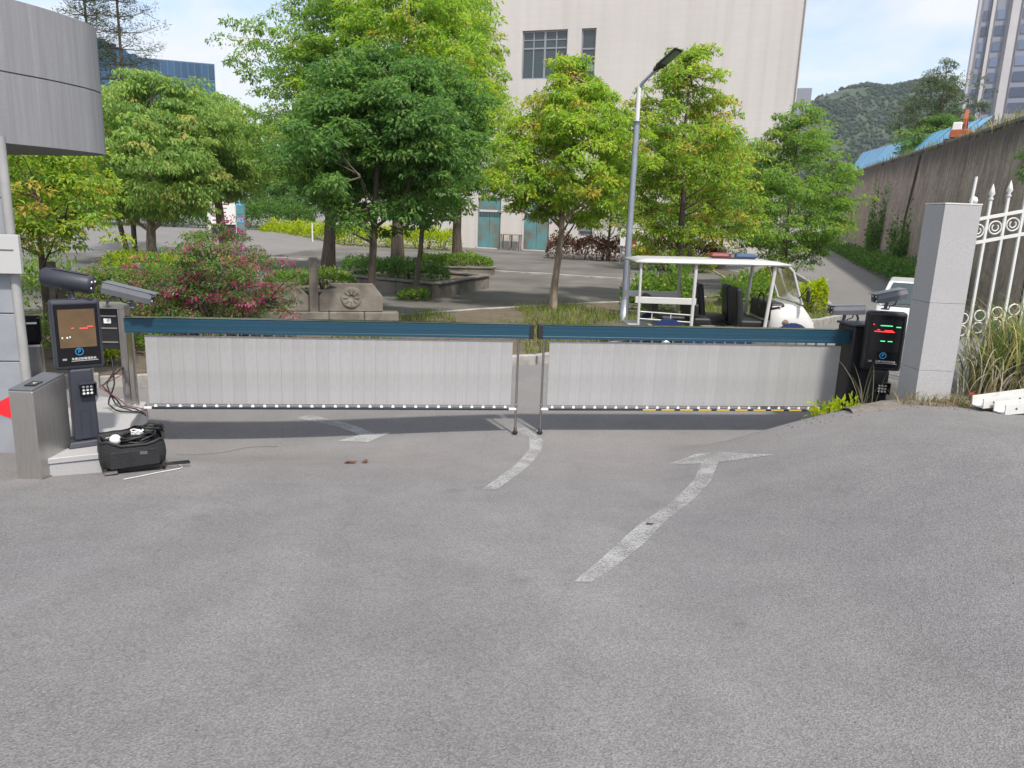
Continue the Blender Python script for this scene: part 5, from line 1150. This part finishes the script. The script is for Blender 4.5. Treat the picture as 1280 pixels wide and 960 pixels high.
# right side trees
tree('broadleaf_tree', 'yellow-green tree with a pale forked trunk left of the street lamp', (1.0, 19.9, .1), 6.35, .105, 2.3, [(0, .7), (.15, 1.65), (.4, 1.85), (.62, 1.35), (.82, .8), (1, .15)], 380, 70, .145, G_YEL, [5, 4, 3, 1.1], 16, M_BARKL, cw=.36, gap=.15, off=(.25, 0))
tree('broadleaf_tree', 'open tall tree with a dark trunk behind the patrol cart', (4.85, 22.4, .1), 7.3, .12, 1.55, [(0, 1.0), (.15, 1.6), (.4, 1.75), (.62, 1.45), (.85, .9), (1, .2)], 330, 56, .15, G_YEL, [4, 2, 4, 1.2], 17, cw=.38, gap=.6, tips=((.24, .17, .05), .08))
tree('broadleaf_tree', 'light green tree at the side road bend beyond the cart', (9.7, 27.6, .1), 6.6, .10, 1.2, [(0, 1.2), (.2, 2.2), (.45, 2.3), (.7, 1.3), (.9, .6), (1, .1)], 400, 58, .15, G_MID, [4, 4, 2, 1], 18, cw=.43, gap=.1)
tree('broadleaf_tree', 'small dark tree against the pale wall right of the blue doors', (5.3, 44.0, .1), 6.2, .09, 1.6, prof(2.0), 180, 46, .2, G_YEL, [4, 2, 3, 1], 19, cw=.5, gap=.2)
tree('broadleaf_tree', 'young tree behind the cart near the building corner', (11.0, 41.0, .2), 7.0, .12, 1.5, prof(2.6), 230, 50, .2, G_MID, [4, 3, 3, 1], 20, cw=.5)
tree('broadleaf_tree', 'leafy tree filling the gap before the building corner', (8.3, 36.0, .2), 7.6, .12, 1.8, prof(2.2), 230, 50, .2, G_YEL, [4, 2, 4, 1], 21, cw=.5)
# left group
tree('broadleaf_tree', 'broad pale green drooping tree right of the canopy', (-14.6, 30.2, .1), 7.2, .2, 1.8, prof(3.2), 560, 60, .22, G_LIGHT, [4, 3, 2, .5], 22, M_BARKL, gap=.12, cw=.6, droop=1.1, off=(.3, 0))
tree('broadleaf_tree', 'pale green drooping tree with a leaning trunk by the sign board', (-13.3, 34.5, .1), 7.4, .24, 2.7, prof(2.8), 430, 56, .22, G_LIGHT, [4, 3, 2, .6], 23, M_BARKL, gap=.12, cw=.6, droop=1.1, off=(-.7, 0))
tree('broadleaf_tree', 'small yellowing tree beside the gatehouse under the canopy', (-8.35, 13.2, .1), 3.9, .075, 1.55, prof(1.35), 150, 46, .13, G_YEL, [4, 3, 4, 2], 24, cw=.33)
tree('broadleaf_tree', 'yellow-leaved tree half hidden by the gatehouse canopy', (-13.2, 19.0, .1), 5.4, .10, 1.9, prof(2.3), 200, 50, .17, G_YEL, [4, 3, 4, 2], 25, cw=.45)
for i, (x, y, h_, r_, lb_) in enumerate([(-30, 62, 7, 4.2, 'dark tree beyond the left road at the far left'), (-24, 66, 7.5, 4, 'dark tree beyond the left road behind the pale drooping tree'), (-18.5, 64, 6.6, 3.6, 'dark tree beyond the left road behind the sign board'), (-13.8, 66, 7.6, 3.8, 'dark tree beyond the golden hedge near the building end'), (-36, 58, 7.5, 4.4, 'dark tree beyond the left road seen under the canopy')]):
    tree('background_tree', lb_, (x, y, .7), h_, .16, .9, prof(r_), 260, 42, .3, G_DARK, [4, 3, 3, 1], 40+i, cw=.75, group='dark trees beyond the left road')
# sparse conifer poking over the canopy
def conifer():
    rng = np.random.default_rng(77); base = (-17.0, 33.5, .1); root = empty('conifer_tree', base, 0, 'sparse tall conifer with level branches above the canopy', 'tree')
    tb = MB(); C_ = []; 
    for ox, top in ((0, 13.5), (-1.35, 13.0)):
        tb.tube([(ox*.2, 0, -.1), (ox, .1, 5), (ox, .05, top)], [.12, .085, .03], 8)
        for z in np.arange(5.6, top, .62):
            for k in range(4):
                a = k*1.57+z*1.9+rng.normal(0, .3); ln = (1-(z-5)/(top-3))*2.6*rng.uniform(.6, 1.15); e = np.array([ox+math.cos(a)*ln, math.sin(a)*ln, z+ln*.22]); tb.tube([(ox, .05, z), ((ox+e[0])/2, e[1]/2, z+ln*.03), e], [.025, .016, .006], 4, caps=False)
                for q in np.linspace(.3, 1, 7): C_.append(np.array([ox, .05, z])*(1-q)+e*q+rng.normal(0, .08, 3))
    tb.build('trunk', M_BARK, root, fix=False); C_ = np.array(C_); idx = np.repeat(np.arange(len(C_)), 26); m_ = len(idx)
    c = C_[idx]+rng.normal(0, .13, (m_, 3)); a = rng.normal(0, 1, (m_, 3))*np.array([1, 1, .4])+np.array([0, 0, .2]); v, f = leaf_geo(c, a, rng.normal(0, 1, (m_, 3)), rng.uniform(.10, .2, m_), np.full(m_, .028))
    o = np_mesh('crown', v, f, M_LEAF, root, np.repeat(tints(rng, m_, [(.07, .09, .04), (.10, .11, .05), (.05, .07, .035)], [1, 1, 1]), 4, 0)); o['kind'] = 'stuff'
conifer()
# trees on the terrace
x, y = 26.0, 49.0
tree('terrace_tree', 'wispy grey-green tree above the retaining wall beside the tower', (x, y, 6.6), 6.2, .16, .3, prof(2.3), 230, 46, .17, [(.09, .13, .06), (.13, .17, .085), (.06, .10, .05), (.20, .18, .12)], [3, 3, 2, 1], 61, cw=.5, gap=.3)
x, y = onwall(30, 5); tree('terrace_tree', 'dark bushy tree above the retaining wall left of the blue roof', (x-.5, y+5, 6.0), 3.4, .1, .2, prof(2.3), 150, 44, .2, G_DARK, [3, 3, 2, 1], 62, cw=.5)
x, y = onwall(1.4, -.25); tree('wall_shrub', 'green creeper shrub hanging over the retaining wall at the right edge', (x, y, 3.2), 2.7, .05, .2, prof(.95), 90, 44, .14, G_DARK, [3, 3, 2, 1], 63, cw=.32, cat='shrub')
# hedges
bush('golden_hedge', 'long golden hedge in front of the building left of the trees', [(-18, 55.5), (-13, 53.5), (-8, 51.8), (-4.6, 50.6)], 1.7, 1.35, .17, 170, G_LIME, [3, 3, 2, 1], 31)
bush('golden_hedge', 'small golden hedge by the left road behind the pink flowers', [(-14.5, 27.5), (-9.8, 26.5)], 1.2, .55, .12, 300, G_LIME, [3, 3, 2, 1], 32, base_z=.08)
bush('red_hedge', 'dark red hedge in front of the pale wall', [(2.6, 45.6), (5, 44.6), (8.6, 43.4), (11.0, 42.6)], 1.6, 1.25, .16, 170, G_RED, [3, 3, 2, 1], 33, base_z=.1)
bush('clipped_hedge', 'dark clipped hedge filling the long stone planter', [(-5.1, 24.4), (-2.6, 23.0)], 1.1, .55, .09, 520, G_DARK, [3, 3, 3, 1], 34, base_z=.42)
bush('clipped_hedge', 'green hedge filling the second stone planter', [(-3.6, 31.7), (-1.6, 32.1)], 1.2, .5, .11, 420, G_MID, [3, 3, 2, 1], 35, base_z=.28)
bush('clipped_hedge', 'small green hedge in the low planter behind the garden wall', [(-6.1, 19.3), (-4.6, 19.7)], .8, .45, .09, 520, G_MID, [3, 3, 2, 1], 36, base_z=.42)
bush('clipped_hedge', 'dark low hedge beyond the left road', [(-36, 56), (-26, 58), (-17, 59)], 2.4, 2.0, .2, 120, G_DARK, [3, 3, 3, 1], 37)
bush('lime_shrub', 'round lime green shrub at the kerb corner right of the cart', [(8.6, 21.7)], .85, .78, .10, 900, G_LIME, [3, 3, 3, 1], 38, base_z=.12, cat='shrub')
bush('lime_shrub', 'lime green shrub behind the cart windscreen', [(8.6, 25.8), (8.9, 26.5)], .9, .6, .11, 500, G_LIME, [3, 3, 3, 1], 39, base_z=.1, cat='shrub')
bush('lime_shrub', 'row of lime green shrubs across the yard behind the cart', [(6.4, 38.2), (9.2, 37.2)], 1.2, .8, .15, 260, G_LIME, [3, 3, 3, 1], 40, base_z=.1, cat='shrub')
bush('lime_shrub', 'lime green shrub under the tree at the road bend', [(10.4, 29.5), (10.9, 31.5)], .9, .7, .12, 420, G_LIME, [3, 3, 3, 1], 41, base_z=.1, cat='shrub')
bush('green_shrub', 'leafy green shrub between the lamp post and the cart', [(3.3, 19.6), (4.4, 20.3)], .9, .95, .13, 380, G_MID, [4, 3, 2, 1], 42, base_z=.1, cat='shrub', loose=.2)
bush('green_shrub', 'low green shrub behind the cart seats', [(6.6, 22.4), (7.6, 23.4)], 1.0, .7, .13, 380, G_MID, [4, 3, 2, 1], 43, base_z=.1, cat='shrub', loose=.2)
bush('green_shrub', 'dark green shrub at the foot of the leaning tree', [(-2.9, 21.3)], .9, .26, .10, 520, G_MID, [3, 3, 2, 1], 44, base_z=.06, cat='shrub', loose=.25)
rows_ = [onwall(s, -.6) for s in (10, 20, 30, 42, 60)]
bush('wall_hedge', 'dark green hedge growing along the foot of the retaining wall', rows_, 1.0, .65, .14, 220, G_DARK, [3, 3, 3, .5], 45, base_z=.35, loose=.25)
for s_, h_, w_, lb_ in ((22, 1.9, 1.0, 'dark creeper patch low on the retaining wall nearest the gate pillar'), (31, 2.6, 1.4, 'taller dark creeper patch farther along the retaining wall')):
    bush('wall_creeper', lb_, [onwall(s_, -.2), onwall(s_+w_, -.2)], .6, h_, .15, 190, G_DARK, [3, 3, 3, .5], 70+int(s_), base_z=.5, cat='creeper', loose=.35)
PK = [(.55, .06, .24), (.42, .04, .16), (.60, .22, .32)]
tree('bougainvillea', 'pink flowering bougainvillea spilling over the garden wall', (-5.15, 12.9, .1), 1.95, .05, .15, [(0, .7), (.3, 1.0), (.6, 1.0), (.85, .75), (1, .3)], 230, 60, .075, G_DARK+PK, [3, 4, 4, 1, 1.9, 1.2, 1.1], 46, cw=.24, cat='shrub', trunk_top=.7, nlimb=10)
tree('bougainvillea', 'smaller loose bougainvillea left of the main flowering bush', (-6.6, 12.7, .1), 1.5, .035, .3, [(0, .5), (.4, .8), (.8, .6), (1, .2)], 90, 44, .075, G_MID+PK, [4, 3, 4, 1, 1.0, .8, .6], 47, cw=.22, cat='shrub', trunk_top=.7, nlimb=8, gap=.3)
bush('back_shrub', 'low green shrubs behind the left end of the garden wall', [(-11.5, 15.4), (-9.0, 15.9), (-6.8, 16.3)], 1.0, .85, .10, 330, G_MID, [3, 3, 2, 1], 53, base_z=.1, cat='shrub', loose=.3)
bush('bed_shrub', 'green and brown ground shrubs behind the left screen post', [(-8.6, 11.4), (-7.2, 11.7), (-6.0, 12.0)], .9, .40, .08, 420, G_MID+[(.16, .09, .05)], [3, 2, 3, 1, 1.4], 48, base_z=.1, cat='shrub', loose=.3)
bush('bed_shrub', 'small lime plant seen through the left barrier housing', [(-6.1, 11.05)], .42, .42, .07, 1200, G_LIME, [3, 3, 2, 1], 49, base_z=.1, cat='shrub', loose=.2)
# grass and ground cover in the bed
rg = np.random.default_rng(9); P = []
from bisect import bisect
kx = [k[0] for k in KERB]; ix = [k[0] for k in INNER[::-1]]
for _ in range(14000):
    x = rg.uniform(-3.5, 9.3); yl = np.interp(x, kx, [k[1] for k in KERB])+.15; yh = np.interp(x, ix, [k[1] for k in INNER[::-1]])-.1
    y = rg.uniform(yl, yh)
    if math.sin(x*1.7)+math.sin(y*1.3+x) > -.7+(.9 if x < .2 else 0): P.append((x, y))
blades('bed_grass', 'uneven yellow-green grass in the planted bed behind the gate', P, .10, .32, .022, [(.17, .23, .04), (.24, .29, .05), (.11, .17, .035), (.24, .21, .09)], [3, 2, 2, 1], 6, base=.09, spread=.7)
# tall weeds by the fence and by the right housing
def clump(cx, cy, n, r): return [(cx+rg.normal(0, r), cy+rg.normal(0, r)) for _ in range(n)]
blades('tall_grass', 'tall green and straw-coloured grass clump in front of the white fence', clump(5.55, 8.1, 380, .15)+clump(5.85, 8.0, 300, .16)+clump(5.3, 8.1, 110, .12), .55, 1.4, .020, [(.16, .21, .06), (.26, .27, .10), (.38, .32, .17), (.10, .15, .045)], [3, 2, 2.5, 2], 7, kind=None, spread=.75, seg=7)
blades('dry_stems', 'pale dry stems drooping over the kerb from the tall grass', clump(5.15, 7.95, 50, .14)+clump(5.5, 7.85, 40, .14), .5, 1.15, .012, [(.50, .44, .36), (.60, .55, .48)], [1, 1], 8, kind=None, spread=1.2, seg=8)
bush('roadside_weed', 'low leafy weed at the foot of the right barrier', [(3.45, 7.9), (3.72, 7.95)], .26, .17, .075, 700, G_LIME+[(.3, .14, .08)], [3, 3, 2, 1, .6], 51, base_z=H(3.55, 7.9)-.03, cat='weed', loose=.35)
blades('stalk_weed', 'tall thin dry weed stalks in front of the black screen post', clump(3.85, 7.9, 16, .09), .35, .85, .010, [(.30, .27, .18), (.20, .20, .10)], [1, 1], 10, kind=None, spread=.7, seg=6, cat='weed')
blades('pillar_weeds', 'short dry weeds round the foot of the granite pillar', [(rg.uniform(4.0, 4.75), rg.uniform(7.45, 7.66)) for _ in range(240)], .04, .22, .012, [(.26, .18, .09), (.16, .17, .05), (.34, .28, .18)], [2, 2, 1], 12, spread=.9)
blades('verge_weeds', 'thin dry weeds along the broken verge at the right', [(rg.uniform(4.6, 6.2), rg.uniform(7.35, 7.9)) for _ in range(500)], .05, .25, .012, [(.20, .17, .07), (.10, .13, .03), (.34, .28, .18)], [2, 2, 1], 13, spread=.9)
# verge soil and crumbs
b = MB(); v = []; f = []; nxv, nyv = 40, 6
for i in range(nxv+1):
    for j in range(nyv+1):
        x = 3.5+3.0*i/nxv; y = 7.42+.08*math.sin(x*3)+.04*math.sin(x*11)+(.40+.08*math.sin(x*5))*j/nyv; v.append((x, y, H(x, y)+.012+(.03*math.sin(math.pi*j/nyv)*(.6+.4*math.sin(x*9+j)))-(0.02 if j in (0, nyv) else 0)))
for i in range(nxv):
    for j in range(nyv): f.append((i*(nyv+1)+j, (i+1)*(nyv+1)+j, (i+1)*(nyv+1)+j+1, i*(nyv+1)+j+1))
tag(b.add(v, f, True).build('verge_soil', mat('verge_dirt', (.13, .11, .09), 1, col2=(.20, .18, .155), scale=9, bump=.7, bscale=30)), 'strip of grit and soil along the broken asphalt edge by the pillar', kind='structure')
# scattered stones, leaf litter
st = []; sf = []
for _ in range(420):
    if random.random() < .65: x, y = random.uniform(2.9, 6.0), random.uniform(7.25, 7.75)
    else: x, y = random.uniform(-3.2, 4), random.uniform(2.4, 8)
    s_ = random.uniform(.003, .012)*(1.5 if y > 7.2 and x > 2.9 else .8); z = H(x, y); b0 = len(st)
    for q in ((1, 0, 0), (-.4, .8, 0), (-.5, -.7, 0), (0, 0, 1)): st.append((x+q[0]*s_, y+q[1]*s_, z+q[2]*s_*.9))
    sf += [(b0, b0+1, b0+3), (b0+1, b0+2, b0+3), (b0+2, b0, b0+3)]
tag(MB().add(st, sf).build('grit', M_CAPST, fix=False), 'loose grit and small stones on the asphalt', 'gravel', kind='stuff')
def dead_leaf(label, x, y, s_, rz, m_):
    z = H(x, y); v = [(-1, 0, .0), (-.4, .45, .25), (.5, .4, .1), (1, 0, .3), (.4, -.45, .05), (-.5, -.35, .3), (0, 0, .02)]
    o = MB().add([tuple(Vector(q)*s_) for q in v], [(0, 6, 1), (1, 6, 2), (2, 6, 3), (3, 6, 4), (4, 6, 5), (5, 6, 0)]).build('dead_leaf', m_, fix=False); o.location = (x, y, z+.006); o.rotation_euler[2] = rz; tag(o, label, 'leaf')
M_DL = mat('dead_leaf_brown', (.10, .045, .025), .8); M_DL2 = mat('dead_leaf_dark', (.035, .03, .028), .8)
dead_leaf('left of two brown dead leaves lying before the left barrier', -1.58, 7.06, .07, .3, M_DL); dead_leaf('right of two brown dead leaves lying before the left barrier', -1.45, 7.12, .06, 1.5, M_DL)
dead_leaf('dark dead leaf lying across the long white arrow', 1.08, 5.27, .035, .2, M_DL2)
# the air: thin summer haze
hz = MB().bx(-2700, 2700, -120, 4200, -12, 260).build('haze', bpy.data.materials.new('haze_air')); tag(hz, 'thin pale summer haze', 'haze', kind='stuff')
hm = hz.data.materials[0]; hm.use_nodes = True; ht = hm.node_tree; ht.nodes.clear(); ho = N(ht, 'ShaderNodeOutputMaterial'); pv = N(ht, 'ShaderNodeVolumePrincipled')
pv.inputs['Color'].default_value = (.86, .92, 1, 1); pv.inputs['Density'].default_value = .00015; L(ht, pv.outputs[0], ho.inputs['Volume'])
print('tris', sum(len(o.data.loop_triangles) or len(o.data.polygons) for o in bpy.data.objects if o.type == 'MESH'), 'objs', len(bpy.data.objects))
